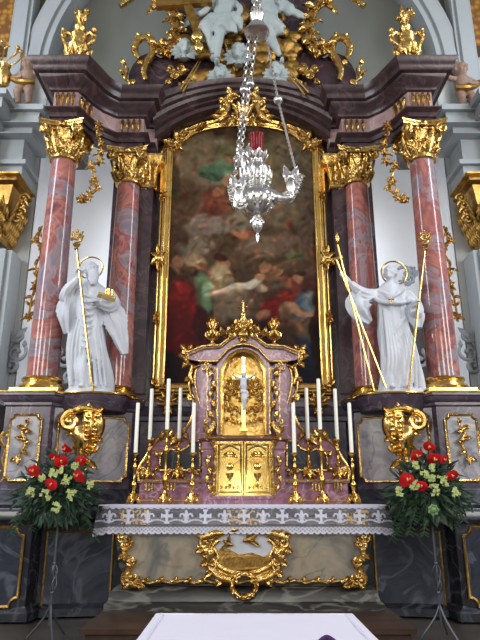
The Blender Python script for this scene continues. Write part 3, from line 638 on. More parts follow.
BL = [ # (cx, cy, rx, ry, angle, colour) in picture coordinates of the 419 x 640 study
(110,110,90,60,0,(126,112,92)),(300,130,70,80,0,(112,102,84)),(220,110,60,40,0,(120,108,84)),(330,190,50,70,0,(98,88,74)),(80,210,40,60,0,(96,78,62)),(200,90,70,20,0,(104,96,72)),
(150,130,44,16,-8,(84,106,86)),(165,118,26,9,-10,(104,122,98)),(182,108,12,7,0,(140,104,80)),(132,146,30,8,10,(64,84,72)),
(145,200,28,26,20,(118,76,60)),(150,182,14,12,0,(146,104,80)),(135,225,24,14,0,(100,64,54)),(170,160,22,12,0,(128,112,88)),
(118,244,26,18,0,(138,124,112)),(110,262,40,20,0,(120,104,94)),(205,272,26,13,20,(166,112,86)),(226,288,14,10,0,(158,104,78)),(190,258,12,9,0,(150,108,84)),(215,300,20,10,-20,(124,80,64)),
(160,250,30,20,0,(126,112,98)),(210,240,36,24,0,(128,116,98)),(250,300,50,24,0,(112,96,80)),(100,300,44,20,0,(124,108,92)),(300,290,40,24,0,(108,90,76)),(290,230,40,30,0,(110,96,78)),
(45,325,16,18,0,(80,62,52)),(62,332,10,12,0,(140,104,80)),(52,356,14,14,0,(128,96,74)),(86,322,20,12,0,(120,104,84)),(102,332,26,14,10,(142,120,96)),(118,346,12,10,0,(120,84,62)),
(160,338,12,13,0,(150,112,84)),(156,326,13,7,0,(72,48,38)),(154,366,24,28,10,(158,140,108)),(140,384,18,16,0,(132,112,84)),(172,378,12,16,0,(122,104,80)),
(112,372,15,14,0,(116,84,60)),(110,362,14,8,0,(60,40,32)),(118,402,18,46,-6,(104,124,96)),(106,430,14,46,0,(82,98,78)),(130,396,16,20,-30,(128,148,118)),(150,402,18,6,-20,(150,110,84)),
(60,390,26,30,0,(84,50,42)),(46,366,14,18,0,(70,52,44)),(68,440,42,60,10,(104,40,36)),(50,500,34,70,0,(86,30,30)),(88,520,36,60,0,(96,34,34)),(70,400,20,22,30,(120,48,42)),(110,470,14,40,0,(70,30,28)),(100,560,60,40,0,(70,28,28)),(40,570,30,40,0,(48,26,26)),
(186,394,52,9,-16,(188,180,160)),(222,384,30,7,-8,(176,166,148)),(176,408,34,7,-14,(156,146,126)),(245,392,14,6,0,(140,130,112)),
(206,430,38,36,0,(118,104,88)),(200,450,34,44,0,(106,92,78)),(232,440,20,50,0,(90,76,64)),(160,440,24,34,0,(112,98,82)),(200,500,50,40,0,(60,46,40)),
(256,348,16,13,-20,(144,108,84)),(268,368,20,12,0,(118,88,66)),(284,352,12,12,0,(126,92,70)),(246,372,14,9,0,(156,120,92)),(300,340,22,10,0,(96,78,60)),(320,318,24,14,0,(92,98,76)),(348,312,18,16,0,(110,82,66)),(360,345,18,20,0,(98,74,60)),
(330,372,12,13,0,(154,116,88)),(334,360,13,7,0,(70,48,40)),(316,392,15,12,0,(112,62,52)),(300,380,16,14,0,(120,90,68)),(352,390,20,18,0,(90,56,48)),(282,384,18,10,-10,(96,82,70)),
(336,432,26,34,10,(78,92,104)),(350,420,18,20,0,(106,112,112)),(318,436,20,10,30,(164,122,92)),(350,446,24,8,-10,(158,118,90)),(300,412,20,16,0,(118,52,44)),(266,436,22,26,0,(116,44,40)),(280,462,26,16,0,(98,40,38)),(250,454,18,12,0,(146,106,82)),(300,448,16,20,0,(128,104,84)),
(310,476,34,24,20,(96,76,62)),(340,490,30,32,0,(112,92,74)),(300,510,30,40,0,(78,62,52)),(340,540,26,40,-10,(56,62,78)),(330,580,36,30,0,(44,44,58)),(290,560,26,40,0,(58,40,38)),(256,500,24,40,0,(52,40,36)),(366,500,14,60,0,(52,40,36)),(370,430,12,40,0,(70,50,44)),(200,580,90,34,0,(44,32,30)),
(352,250,18,70,8,(94,80,68)),(372,270,10,80,4,(72,58,50)),(60,280,22,30,0,(84,68,56)),(50,160,16,60,0,(84,74,58)),(372,150,16,50,0,(84,76,62))]
_r = random.Random(77)
STR = [(_r.uniform(10,395), _r.uniform(20,600), _r.uniform(5,20), _r.uniform(3,9), _r.uniform(-70,50), _r.choice((.78,.84,1.14,1.22,.9,1.1)), _r.choice(((1.06,.98,.92),(.95,1,1.05),(1,1,1),(1.12,.94,.88)))) for _ in range(900)]
grid = {}
for s_ in STR:
    for gx in range(int((s_[0]-24)//20), int((s_[0]+24)//20)+1):
        for gy in range(int((s_[1]-24)//20), int((s_[1]+24)//20)+1): grid.setdefault((gx,gy), []).append(s_)
def paintcol(u, v, P):
    wx = noise.noise(Vector((P.x*4, P.z*4, 0)))*9; wy = noise.noise(Vector((P.x*4, P.z*4, 9)))*9
    c = [92, 76, 60]; dk = max(0, min(1, (v-330)/200)); c = [c[0]-34*dk, c[1]-36*dk, c[2]-26*dk]
    for (cx, cy, rx, ry, an, col) in BL:
        a = math.radians(an); dx = u+wx-cx; dy = v+wy-cy
        if abs(dx) > 2.2*(rx+ry) or abs(dy) > 2.2*(rx+ry): continue
        p = (dx*math.cos(a)+dy*math.sin(a))/rx; q = (-dx*math.sin(a)+dy*math.cos(a))/ry; d = math.sqrt(p*p+q*q)
        w = max(0, min(1, (1.25-d)/.5)); w = w*w*(3-2*w)*.92
        sh = 1+.10*noise.noise(Vector((p*1.6+cx, q*1.6+cy, 3)))
        for k in range(3): c[k] = c[k]*(1-w)+col[k]*sh*w
    for (cx, cy, rx, ry, an, m, tint) in grid.get((int(u//20), int(v//20)), ()):
        a = math.radians(an); dx = u+wx*.5-cx; dy = v+wy*.5-cy; p = (dx*math.cos(a)+dy*math.sin(a))/rx; q = (-dx*math.sin(a)+dy*math.cos(a))/ry; d = p*p+q*q
        if d < 1: w = (1-d)*.75; c = [x*(1+(m*tt-1)*w) for x, tt in zip(c, tint)]
    n = 1+.10*noise.noise(Vector((P.x*18+P.z*6, P.z*12, 2))); g = sum(c)/3
    c = [g+(x-g)*.92 for x in c]
    return tuple(max(4, min(250, (x*n-90)*1.2+66)) for x in c)
xs_ = [p[0] for p in loop]
def topz(x):
    best = 0
    for i in range(len(loop)-1):
        a, b = loop[i], loop[i+1]
        if a[0] <= x <= b[0] and b[0] > a[0]: best = max(best, a[1]+(b[1]-a[1])*(x-a[0])/(b[0]-a[0]))
    return best
NX, NZ = 120, 210; mb = MB(); vs = []; cols = []
for i in range(NX+1):
    x = -1.16+2.32*i/NX; zt = topz(max(-1.17, min(1.17, x)))-.01
    for j in range(NZ+1):
        z = 3.24+(zt-3.24)*j/NZ; P = Vector((x, YF, z)); vs.append(P); px_, py_ = pix(P); cols.append(s2l(paintcol((px_-150)*2.205, (py_-110)*2.205, P)))
me = bpy.data.meshes.new('canvas'); me.from_pydata([tuple(v-Vector((0,YF,3.2))) for v in vs], [], [(i*(NZ+1)+j, (i+1)*(NZ+1)+j, (i+1)*(NZ+1)+j+1, i*(NZ+1)+j+1) for i in range(NX) for j in range(NZ)])
ca = me.color_attributes.new('picture', 'FLOAT_COLOR', 'POINT'); ca.data.foreach_set('color', [c for k in cols for c in k]); me.materials.append(M['paint'])
cv = bpy.data.objects.new('canvas', me); C.objects.link(cv); cv.parent = t
# frame ornaments
def fo(nm, items, mat='gold', seed=None, YF=8.14):
    mb = MB()
    for it in items:
        if it[0] == 'l': mb.leaf(at(it[1], it[2], YF-.08), at(it[3], it[4], YF-.13), it[5], .035, 3)
        elif it[0] == 's': c = at(it[1], it[2], YF-.08); mb.scroll((c.x, c.z), it[3], c.y, it[4], 1.1, it[3]*.32, it[5])
        elif it[0] == 'b': mb.ball(at(it[1], it[2], YF-.1), it[3], (1,.7,1), 9)
        elif it[0] == 't': mb.tube(catmull([at(x, y, YF-.1) for x, y in it[1]], 5), it[2], 8)
    return mb
for s in (-1, 1):
    for (y, k) in ((258, 1.0), (318, .55), (195, .5)):
        xx = {258:158, 318:156, 195:163}[y]
        mb = fo('r', [('b', xx, y, .07*k), ('l', xx, y, xx-9*k, y-6*k, .1*k), ('l', xx, y, xx-8*k, y+8*k, .1*k), ('l', xx, y, xx+8*k, y-7*k, .1*k), ('l', xx, y, xx+8*k, y+7*k, .1*k), ('l', xx, y, xx, y-15*k, .09*k), ('l', xx, y, xx, y+15*k, .09*k), ('s', xx-3*k, y+5*k, .05*k, 1, 1), ('s', xx+3*k, y-5*k, .05*k, 4, 1)])
        mb.sx(-s); part('rosette', mb, 'gold', fr)
    mb = fo('c', [('s', 172, 143, .09, 2, 1), ('s', 180, 138, .08, 0, -1), ('l', 172, 146, 162, 140, .12), ('l', 178, 140, 174, 130, .12), ('l', 184, 136, 190, 127, .12), ('l', 176, 146, 184, 152, .1), ('l', 166, 150, 160, 158, .1), ('b', 176, 142, .05), ('l', 196, 130, 206, 122, .1), ('s', 204, 126, .05, 0, 1)])
    mb.sx(-s); part('shoulder_ornament', mb, 'gold', fr)
    mb = fo('c', [('l', 156, 386, 150, 378, .1), ('l', 158, 386, 168, 390, .1), ('b', 157, 386, .04)]); mb.sx(-s); part('corner_ornament', mb, 'gold', fr)
YC = 7.70; mb = fo('crest', YF=YC, items=[('t', [(214,122),(222,118),(228,108),(226,100),(232,94),(240,97)], [.03,.05,.045,.04,.035,.02]), ('s', 226, 106, .09, 2, 1), ('s', 233, 96, .07, 1, -1), ('l', 226, 104, 218, 98, .12), ('l', 228, 112, 216, 112, .12), ('l', 232, 95, 226, 87, .11), ('l', 220, 119, 210, 116, .1), ('s', 234, 116, .08, 3, 1), ('l', 236, 122, 228, 128, .12), ('s', 218, 117, .06, 0, -1), ('b', 230, 101, .05)])
mb.mirror()
for x in (-.16, -.08, 0, .08, .16):
    b = at(243, 116, YC-.12); e = at(243, 98, YC-.2); mb.leaf(b+Vector((x*.3,0,0)), e+Vector((x*1.1, 0, -abs(x)*.5)), .09, .03, 2)
mb.tube([at(243,118,YC), at(243,119,YF-.02)], .05, 8); mb.ball(at(243,120,YC-.16), .07, (1.4,.7,.9), 10); part('crest', mb, 'gold', fr)
# ================================================================== PREDELLA + MENSA
mb = MB(); mb.box(-1.36, 1.42, 5.57, 7.0, .52, .66); mb.box(-1.40, 1.46, 5.53, 7.0, .66, .70); struct('floor_platform', mb, 'wood', smooth=False)
YM = 6.45
t = thing('altar_table', 'marble altar table with gilded rococo front under the lace cloth', 'altar', (0, 6.8, .70))
mb = MB(); mb.prism([(-1.16,.92),(-1.27,1.1),(-1.33,1.4),(-1.33,1.6),(1.33,1.6),(1.33,1.4),(1.27,1.1),(1.16,.92)], YM+.01, 7.2); part('body', mb, 'base', t, smooth=False)
mb = MB(); mb.box(-1.5, 1.5, 6.38, 7.2, 1.60, 1.69); part('table_slab', mb, 'base', t)
mb = MB(); mb.sweep([(-1.36,7.2),(-1.36,6.42),(1.36,6.42),(1.36,7.2)], [(.03,.70),(.03,.76),(.0,.78),(-.02,.86),(-.05,.9),(-.1,.93)], back=.3); part('base_moulding', mb, 'base', t)
Pm = [(-1.1,.96),(-1.2,1.1),(-1.24,1.3),(-1.2,1.58),(1.2,1.58),(1.24,1.3),(1.2,1.1),(1.1,.96)]
mb = MB(); mb.prism(Pm, YM-.02, YM+.02); part('front_panel', mb, 'panelw', t, smooth=False)
mb = MB(); mb.tube([(-1.22,YM-.03,1.5),(1.22,YM-.03,1.5)], .012, 6); part('panel_groove', mb, 'base', t)
mb = MB(); mb.tube([(-1.12+2.24*i/40, YM-.03, .965+.012*math.sin(i*PI/2)) for i in range(41)], .018, 7)
for i in range(15):
    x = -1.0+2.0*i/14
    if abs(x) > .3: mb.leaf((x, YM-.03, .965), (x+.05, YM-.05, 1.02), .05, .02, 2); mb.ball((x, YM-.04, .965), .025, (1.4,.8,.8), 7)
part('gilt_border', mb, 'gold', t)
for s in (-1, 1):
    mb = MB(); q = lambda x, y, Y=YM-.04: at(x, y, Y)
    mb.tube(catmull([q(121,537),q(126,545),q(124,556),q(130,564),q(127,574),q(132,583),q(142,584)],6), [.03,.045,.035,.045,.035,.045,.02], 9)
    for (x, y, r, a, d) in ((126,546,.06,0,1),(129,562,.055,3,-1),(132,578,.07,2,1),(126,580,.05,0,-1),(123,538,.05,2,1)): c = q(x,y,YM-.07); mb.scroll((c.x,c.z), r, c.y, a, 1.1, .022, d)
    for (x, y, x2, y2) in ((122,538,116,534),(126,548,134,542),(124,555,117,560),(130,566,137,560),(127,574,120,578),(133,582,140,576),(136,584,146,587),(128,584,122,589),(126,542,132,536)): mb.leaf(q(x,y), q(x2,y2,YM-.08), .08, .03, 3)
    mb.sx(-s); part('corner_ornament', mb, 'gold', t)
# cartouche
def X_(x, y, Y=YM-.06): return at(x-2.5, y, Y)
mb = MB(); L = []
for k in range(36):
    a = 2*PI*k/36; L.append((.36*math.cos(a)*(1-.1*math.sin(a)), 1.27+.21*math.sin(a)+.02*math.cos(2*a)))
mb.prism(L, YM-.06, YM); ct = part('cartouche', mb, 'stucco', t, label='white oval field of the cartouche')
mb = MB(); ring_ = [Vector((p[0], YM-.07, p[1])) for p in L]; mb.tube(ring_, .035, 8, 1, True)
rr = random.Random(8)
P = catmull([X_(x,y,YM-.09) for x, y in [(226,533),(214,534),(205,540),(206,549),(213,552),(211,562),(216,572),(226,579),(240,582)]], 6); mb.tube(P, [.028+.022*math.sin(PI*3*i/len(P))**2 for i in range(len(P))], 9)
P = catmull([X_(x,y,YM-.07) for x, y in [(222,540),(216,546),(220,556),(219,566),(226,574),(240,578)]], 6); mb.tube(P, .022, 8)
c_ = X_(207,543,YM-.1); mb.scroll((c_.x,c_.z), .06, c_.y, 0, 1.2, .022, 1); c_ = X_(214,566,YM-.1); mb.scroll((c_.x,c_.z), .05, c_.y, 2, 1.2, .02, -1)
for (x, y, x2, y2) in ((208,536,198,534),(206,548,197,552),(211,560,202,566),(215,571,206,577),(224,578,218,587),(214,538,206,529),(212,554,204,556)): mb.leaf(X_(x,y,YM-.08), X_(x2,y2,YM-.1), .10, .03, 3)
mb.mirror()
part('scroll_border', mb, 'gold', ct)
mb = MB(); hill = [(-.31,1.2),(-.24,1.28),(-.14,1.27),(-.05,1.22),(.08,1.24),(.2,1.2),(.3,1.25),(.27,1.13),(.12,1.08),(-.12,1.08),(-.26,1.12)]; mb.prism(hill, YM-.08, YM-.05)
for k in range(12): mb.tube([(-.22+.04*k, YM-.085, 1.1+.002*k), (-.18+.04*k, YM-.09, 1.2)], .012, 5)
part('golden_hill_relief', mb, 'goldm', ct)
for (bx, bz, sc_, fl) in ((.06,1.36,1.0,1),(-.16,1.32,.75,-1)):
    mb = MB(); mb.tube([(bx-.07*sc_*fl, YM-.085, bz-.01), (bx, YM-.1, bz), (bx+.07*sc_*fl, YM-.085, bz+.05*sc_)], [.012*sc_,.035*sc_,.015*sc_], 8)
    mb.leaf((bx, YM-.09, bz), (bx-.02*sc_*fl, YM-.1, bz+.12*sc_), .07*sc_, .02, 2); mb.leaf((bx, YM-.09, bz), (bx+.1*sc_*fl, YM-.1, bz-.06*sc_), .06*sc_, .02, 2); part('bird_relief', mb, 'goldm', ct)
mb = MB(); cz = at(245, 585, YM-.1).z; 
for i in range(30):
    a = 2*PI*i/30; mb.leaf((.125*math.cos(a), YM-.1-.01*(i%3), cz+.11*math.sin(a)), (.125*math.cos(a+.5)+.02*math.cos(a)*(i%2*2-1), YM-.12, cz+.11*math.sin(a+.5)+.02*math.sin(a)*(i%2*2-1)), .045, .02, 2)
mb.tube([(.12*math.cos(2*PI*i/24), YM-.11, cz+.105*math.sin(2*PI*i/24)) for i in range(24)], .028, 8, 1, True); part('laurel_wreath', mb, 'gold', t)
# ================================================================== ALTAR CLOTH
t = thing('altar_cloth', 'white lace cloth with crosses and lilies hanging over the altar table edge', 'altar cloth', (0, 6.8, 1.69))
mb = MB(); mb.box(-1.49, 1.50, 6.36, 7.2, 1.69, 1.702); part('linen_top', mb, 'linen', t)
NXL, NZL = 660, 66; W_, HL = 1.49, .285; vs = []; th = []; cov = []
def sd_cross(x, z, s): 
    a = abs(x)/s; b = abs(z)/s; v = max(a-.22, b-1); h = max(a-.85, abs(z/s-.12)-.22)
    e = min(v, h); e = min(e, max(abs(a)-.4, abs(b-1)-.14)); e = min(e, max(abs(a-.85)-.12, abs(z/s-.12)-.36)); return e < 0
def sd_lily(x, z, s):
    a = abs(x)/s; b = z/s
    if (a/.24)**2+((b-.38)/.62)**2 < 1: return True
    if abs(b+.2) < .11 and a < .45: return True
    if b > -.05 and abs(math.hypot(a-.62, b-.08)-.33) < .13: return True
    if -.9 < b < -.2 and a < .13: return True
    return b < -.38 and abs(math.hypot(a-.42, b+.5)-.24) < .1
def lace(u, w):   # u metres along, w metres from the top edge
    p = .197; k = round(u/p); dx = u-k*p; cz_ = .135; m = .14
    if w < .02: return .97
    sc1 = .03+.01*abs(math.sin(u/p*3*PI)); 
    if w < sc1: return .85
    if w > .215:
        scal = HL-.018+.018*abs(math.cos(u/.062*PI))
        if w > scal: return 0
        if w > scal-.018: return .95
        h = math.sin(u*150)*math.sin(w*180); return .82 if h > -.1 else .45
    if k % 2 == 0 and sd_cross(dx, cz_-w-.02, .062): return .95
    if k % 2 and sd_lily(dx, cz_-w-.02, .066): return .92
    arc = .175-.03*abs(math.sin(u/p*PI)); 
    if abs(w-arc) < .007: return .8
    if math.sin(u*260)*math.sin(w*260) > .82: m = .7
    return m + .08*noise.noise(Vector((u*30, w*30, 0)))
EMB = [-1.15, -.06, .06, 1.15]
for i in range(NXL+1):
    u = -W_-.02+(2*W_+.04)*i/NXL
    for j in range(NZL+1):
        w = HL*j/NZL; q = w/HL; endf = max(0, abs(u)-1.38)/.13
        y = 6.352-.02*q-.016*q*math.sin(u*11)-.008*q*math.sin(u*31+1)
        x = u+ (1 if u > 0 else -1)*endf*q*.04; vs.append(Vector((x, y+endf*.05, 1.70-w-.03*endf*q)))
        a = lace(u, w); cov.append(a)
        gold_ = (abs(abs(u)-1.13) < .17 or abs(u) < .16) and .05 < w < .19 and .35 < a < .9 and not k_ if False else False
        col = (206, 206, 222)
        if (abs(abs(u)-1.12) < .16 or abs(u) < .17) and .05 < w < .19 and noise.noise(Vector((u*38, w*38, 4))) > .12 and a < .9: col = (214, 170, 92); cov[-1] = .85
        th.append(s2l(col))
me = bpy.data.meshes.new('lace_fall'); off = Vector((0, 6.8, 1.69))
me.from_pydata([tuple(v-off) for v in vs], [], [(i*(NZL+1)+j, (i+1)*(NZL+1)+j, (i+1)*(NZL+1)+j+1, i*(NZL+1)+j+1) for i in range(NXL) for j in range(NZL)])
ca = me.color_attributes.new('thread', 'FLOAT_COLOR', 'POINT'); ca.data.foreach_set('color', [c for k in th for c in k])
at_ = me.attributes.new('cover', 'FLOAT', 'POINT'); at_.data.foreach_set('value', cov); me.materials.append(M['lace'])
o = bpy.data.objects.new('lace_fall', me); C.objects.link(o); o.parent = t; o['label'] = 'lace edge with embroidered crosses and lilies'
# ================================================================== GRADINES
Yg = 6.9
for s in (-1, 1):
    t = thing('gradine', f'pink marble candle shelf with gilded scrolls on the {SIDE[s]} of the tabernacle', 'altar shelf', (s*.8, 6.9, 1.702))
    def pt(nm, mb, mat, par=None, **k): mb.sx(-s); return part(nm, mb, mat, par or t, **k)
    q = lambda x, y, Y=Yg: at(x, y, Y)
    q2 = lambda x, y, Y=Yg: (q(x,y,Y).x+.0, q(x,y,Y).z)
    mb = MB(); x0 = q(139,490,6.75).x; mb.box(x0, -.42, 6.78, 7.2, 1.702, 1.93); mb.box(x0-.02, -.42, 6.76, 7.2, 1.702, 1.74); mb.box(x0-.02, -.42, 6.75, 7.2, 1.93, 1.965); pt('shelf_step', mb, 'pink', smooth=False)
    mb = MB(); mb.tube([(x0-.02,6.75,1.95),(-.42,6.75,1.95)], .012, 6); mb.tube([(x0-.02,6.76,1.745),(-.42,6.76,1.745)], .01, 6); pt('gilt_moulding', mb, 'gold')
    for cx in (149, 171):
        for k in range(3):
            v = q(cx-3.2+3.2*k, 486, 6.77); mb = MB(); mb.tube([v+Vector((0,0,-.05)), v+Vector((0,0,.05))], .012, 6); pt('flute', mb, 'gold')
    out = [(139,481),(138,474),(140,466),(146,457),(152,446),(158,440),(166,437),(174,436),(183,431),(190,422),(194,410),(193,398),(190,388),(191,374),(196,364),(216,362),(216,481)]
    mb = MB(); mb.prism([q2(x,y) for x, y in out], Yg, Yg+.24); pt('scroll_buttress', mb, 'pink', smooth=False)
    mb = MB(); mb.tube(catmull([q(x,y,Yg-.01) for x, y in out[:15]], 5), .022, 8)
    c = q(144,472); mb.scroll((c.x,c.z), .055, Yg-.03, PI, 1.3, .02, -1); c = q(188,398); mb.scroll((c.x+.03,c.z), .04, Yg-.03, 0, 1.2, .018, 1)
    mb.leaf(q(152,446,Yg-.02), q(150,434,Yg-.05), .08, .03, 3); mb.leaf(q(166,438,Yg-.02), q(174,428,Yg-.05), .09, .03, 3); mb.leaf(q(160,440,Yg-.02), q(164,430,Yg-.05), .08, .03, 3); mb.leaf(q(184,432,Yg-.02), q(188,440,Yg-.05), .08, .03, 3); mb.leaf(q(178,436,Yg-.02), q(168,446,Yg-.05), .1, .03, 3)
    pt('gilt_scroll', mb, 'gold')
    inn = [(160,470),(160,456),(164,450),(172,449),(178,452),(186,448),(194,441),(200,441),(200,470)]
    mb = MB(); mb.prism([q2(x,y,Yg-.02) for x, y in inn], Yg-.02, Yg+.02); pn = pt('inset_panel', mb, 'low', smooth=False, label='dark inset marble panel')
    mb = MB(); L = [q(x,y,Yg-.03) for x, y in inn]; mb.tube(L, .016, 7, 1, True)
    for (x, y, x2, y2) in ((160,456,154,450),(160,466,153,470),(166,470,170,476),(180,470,184,476),(194,470,200,476),(176,451,178,443),(190,445,194,437),(200,452,206,448),(200,466,206,470),(176,470,180,464)): mb.leaf(q(x,y,Yg-.04), q(x2,y2,Yg-.07), .07, .025, 3)
    rocaille(mb, q(180,471).x, q(180,471).z, .5, .04, Yg-.05, 4, 3, .035, .02); pt('panel_frame', mb, 'gold', pn)
# ================================================================== TABERNACLE
Yt = 6.72; T = lambda x, y, Y=Yt: at(x, y, Y)
def T2(x, y, Y=Yt): v = at(x, y, Y); return (v.x-.0, v.z)
def mir(pts): P = [(-abs(p[0]), p[1]) for p in pts]; return P+[(-p[0], p[1]) for p in reversed(P)]
t = thing('tabernacle', 'pink marble and gold tabernacle with domed crown in the centre of the altar', 'tabernacle', (0, 7.0, 1.702))
mb = MB(); mb.box(-.44, .44, 6.68, 7.4, 1.702, 1.76); mb.box(-.33, .33, 6.66, 6.8, 1.76, 1.79); part('plinth', mb, 'pink', t)
mb = MB(); zt = T(0,437).z; mb.box(-.42, .42, 6.84, 7.4, 1.76, zt); part('lower_body', mb, 'wine', t)
mb = MB(); z0 = T(0,438).z; mb.sweep([(-.48,7.3),(-.48,6.8),(-.33,6.72),(.33,6.72),(.48,6.8),(.48,7.3)], [(0,z0-.05),(.02,z0-.04),(.03,z0),(.0,z0+.03),(-.1,z0+.03)], back=.3); part('middle_cornice', mb, 'wine', t)
mb = MB(); mb.tube([(-.5,6.79,z0),(-.34,6.69,z0),(.34,6.69,z0),(.5,6.79,z0)], .014, 6); part('gilt_moulding', mb, 'gold', t)
for s in (-1, 1):
    mb = MB(); a = T(202,0).x; mb.box(-.46, -.31, 6.72, 7.0, 1.76, z0-.04); mb.box(-.47, -.30, 6.70, 7.0, z0-.12, z0-.05); mb.box(-.48,-.29,6.69,7.0,1.70,1.82); mb.sx(-s); pl = part('lower_pilaster', mb, 'pink', t, smooth=False)
    mb = MB(); x = -.385
    for k in range(4): mb.leaf((x, 6.71, 2.2-.09*k), (x+(.03 if k%2 else -.03), 6.68, 2.1-.09*k), .07, .025, 3)
    mb.ball((x, 6.69, 2.2), .03, seg=8); mb.sx(-s); part('leaf_drop', mb, 'gold', pl)
    # middle pilaster, canted outwards
    out = [(214,436),(201,436),(203,424),(201,408),(197,394),(195,380),(197,368),(203,362),(217,362)]
    mb = MB(); mb.prism([T2(x,y,6.8) for x, y in out], 6.8, 7.2); mb.box(T(208,0,6.72).x, T(217,0,6.72).x, 6.72, 6.9, z0, T(0,364).z); mb.sx(-s); pl = part('upper_pilaster', mb, 'pink', t, smooth=False)
    mb = MB(); mb.tube(catmull([T(x,y,6.79) for x, y in out[1:8]],5), .014, 7); mb.tube([T(207.5,434,6.72),T(207.5,368,6.72)], .01, 6); mb.tube([T(217,434,6.71),T(217,368,6.71)], .012, 6)
    for k in range(6): mb.leaf(T(212,370+10*k,6.71), T(212+(3 if k%2 else -3),378+10*k,6.66), .07, .025, 3)
    for k in range(4): mb.ball(T(212,374+14*k,6.67), .022, seg=8)
    rocaille(mb, T(207,430).x, T(207,428).z, .16, .16, 6.7, 5, 6, .035, .03, False); rocaille(mb, T(209,372).x, T(209,370).z, .14, .14, 6.69, 5, 7, .035, .03, False)
    mb.tube(catmull([T(214,424,6.68),T(209,432,6.66),T(207,440,6.66)],4), [.03,.035,.02], 8); mb.sx(-s); part('gilded_tracery', mb, 'gold', pl)
    # gilded side volute
    mb = MB(); c = T(186,356,6.85); mb.scroll((c.x,c.z), .055, 6.82, PI*.2, 1.2, .024, 1)
    mb.tube(catmull([T(184,350,6.82),T(188,362,6.82),T(193,366,6.82),T(190,376,6.82),T(193,384,6.82)],5), [.03,.028,.03,.025,.02], 8)
    for (x, y, x2, y2) in ((186,350,180,344),(184,356,177,356),(188,362,182,368),(192,368,200,366),(190,378,184,382),(188,350,194,344),(196,350,202,346)): mb.leaf(T(x,y,6.82), T(x2,y2,6.78), .075, .03, 3)
    mb.sx(-s); part('side_volute', mb, 'gold', t)
# niche
nz = [(222,436),(222,372),(226,364),(230,358),(236,354),(243.4,352.5)]
L = mir([T2(x,y,6.86) for x, y in nz]); mb = MB(); mb.prism(L, 6.86, 7.1); part('niche_back', mb, 'goldd', t, smooth=False)
Lf = [Vector((p[0], 6.74, p[1])) for p in L]; mb = MB(); mb.tube(Lf, .02, 8, 1); mb.tube([Vector((p.x*.93, 6.72, p.z-.02)) for p in Lf], .01, 6); part('niche_frame', mb, 'goldp', t)
Lr = [T2(x,y,6.76) for x, y in [(217,437),(217,360),(228,350),(236,346),(243.4,345)]]; Lr = mir(Lr)
n_ = len(Lr); mb = MB(); inner = [(p[0], p[1]) for p in L]
def wallring(mb, outer, inner, y0, y1):
    import itertools
    N = 60
    def samp(P):
        seg = [math.dist(P[i], P[i+1]) for i in range(len(P)-1)]; T_ = sum(seg); out = []
        for k in range(N+1):
            d = T_*k/N; i = 0
            while i < len(seg)-1 and d > seg[i]: d -= seg[i]; i += 1
            q_ = d/seg[i]; out.append((P[i][0]+(P[i+1][0]-P[i][0])*q_, P[i][1]+(P[i+1][1]-P[i][1])*q_))
        return out
    A, B = samp(outer), samp(inner); n = N+1
    vs = [(p[0], y, p[1]) for y in (y0, y1) for P in (A, B) for p in P]; f = []
    for i in range(N): f += [(i,i+1,n+i+1,n+i), (2*n+i,2*n+i+1,3*n+i+1,3*n+i), (i,i+1,2*n+i+1,2*n+i), (n+i,n+i+1,3*n+i+1,3*n+i)]
    mb.add(vs, f)
wallring(mb, Lr, inner, 6.75, 6.95); part('arch_surround', mb, 'pink', t)
mb = MB(); rocaille(mb, 0, (T(0,372).z+T(0,425).z)/2, .50, .62, 6.85, 44, 12, .045, .04); mb.v = [v for v in mb.v]; part('chased_relief', mb, 'goldd', t)
# doors
for s in (-1, 1):
    x0 = T(221.5,0).x; zb, zt_ = 1.80, T(0,441,6.7).z
    mb = MB(); mb.box(x0, -.006, 6.70, 6.80, zb, zt_); mb.sx(-s); d = part('door', mb, 'goldx', t, label='gilded door leaf chased with rays')
    mb = MB(); xm = x0/2
    mb.frame([(x0+.03,zb+.03),(-.03,zb+.03),(-.03,zt_-.04),(x0+.03,zt_-.04)], .022, .014, 6.70)
    for k in range(9):
        a = PI*(.12+.76*k/8); mb.tube([(xm+.04*math.cos(a), 6.695, zb+.30+.04*math.sin(a)), (xm+.12*math.cos(a)*1.0, 6.69, zb+.30+.2*math.sin(a))], [.006,.003], 5)
    mb.ball((xm, 6.695, zb+.30), .04, (1,.4,1), 12); mb.lathe([(.05,0),(.02,.02),(.012,.07),(.035,.1),(.045,.14)], (xm, 6.69, zb+.09), 12, sy=.4)
    mb.tube(catmull([(x0+.05,6.69,zt_-.1),(xm,6.69,zt_-.05),(-.05,6.69,zt_-.1)],5), .012, 6)
    for k in range(5): mb.ball((x0+.06+.045*k, 6.69, zb+.08), .016, (1,.6,1), 7)
    for k in range(4): mb.leaf((xm, 6.695, zt_-.12-.0*k), (xm+(-.09+.06*k), 6.68, zt_-.18), .05, .015, 2)
    mb.sx(-s); part('door_relief', mb, 'goldx', d)
    mb = MB(); mb.tube([(x0-.03,6.72,zb-.02),(x0-.02,6.69,zb+.1),(x0-.01,6.69,zt_-.1),(x0-.04,6.68,zt_+.0)], [.035,.022,.022,.04], 8); mb.sx(-s); part('door_jamb', mb, 'gold', t)
mb = MB(); mb.box(-.31, .31, 6.68, 6.82, 1.76, 1.80); part('door_sill', mb, 'goldp', t)
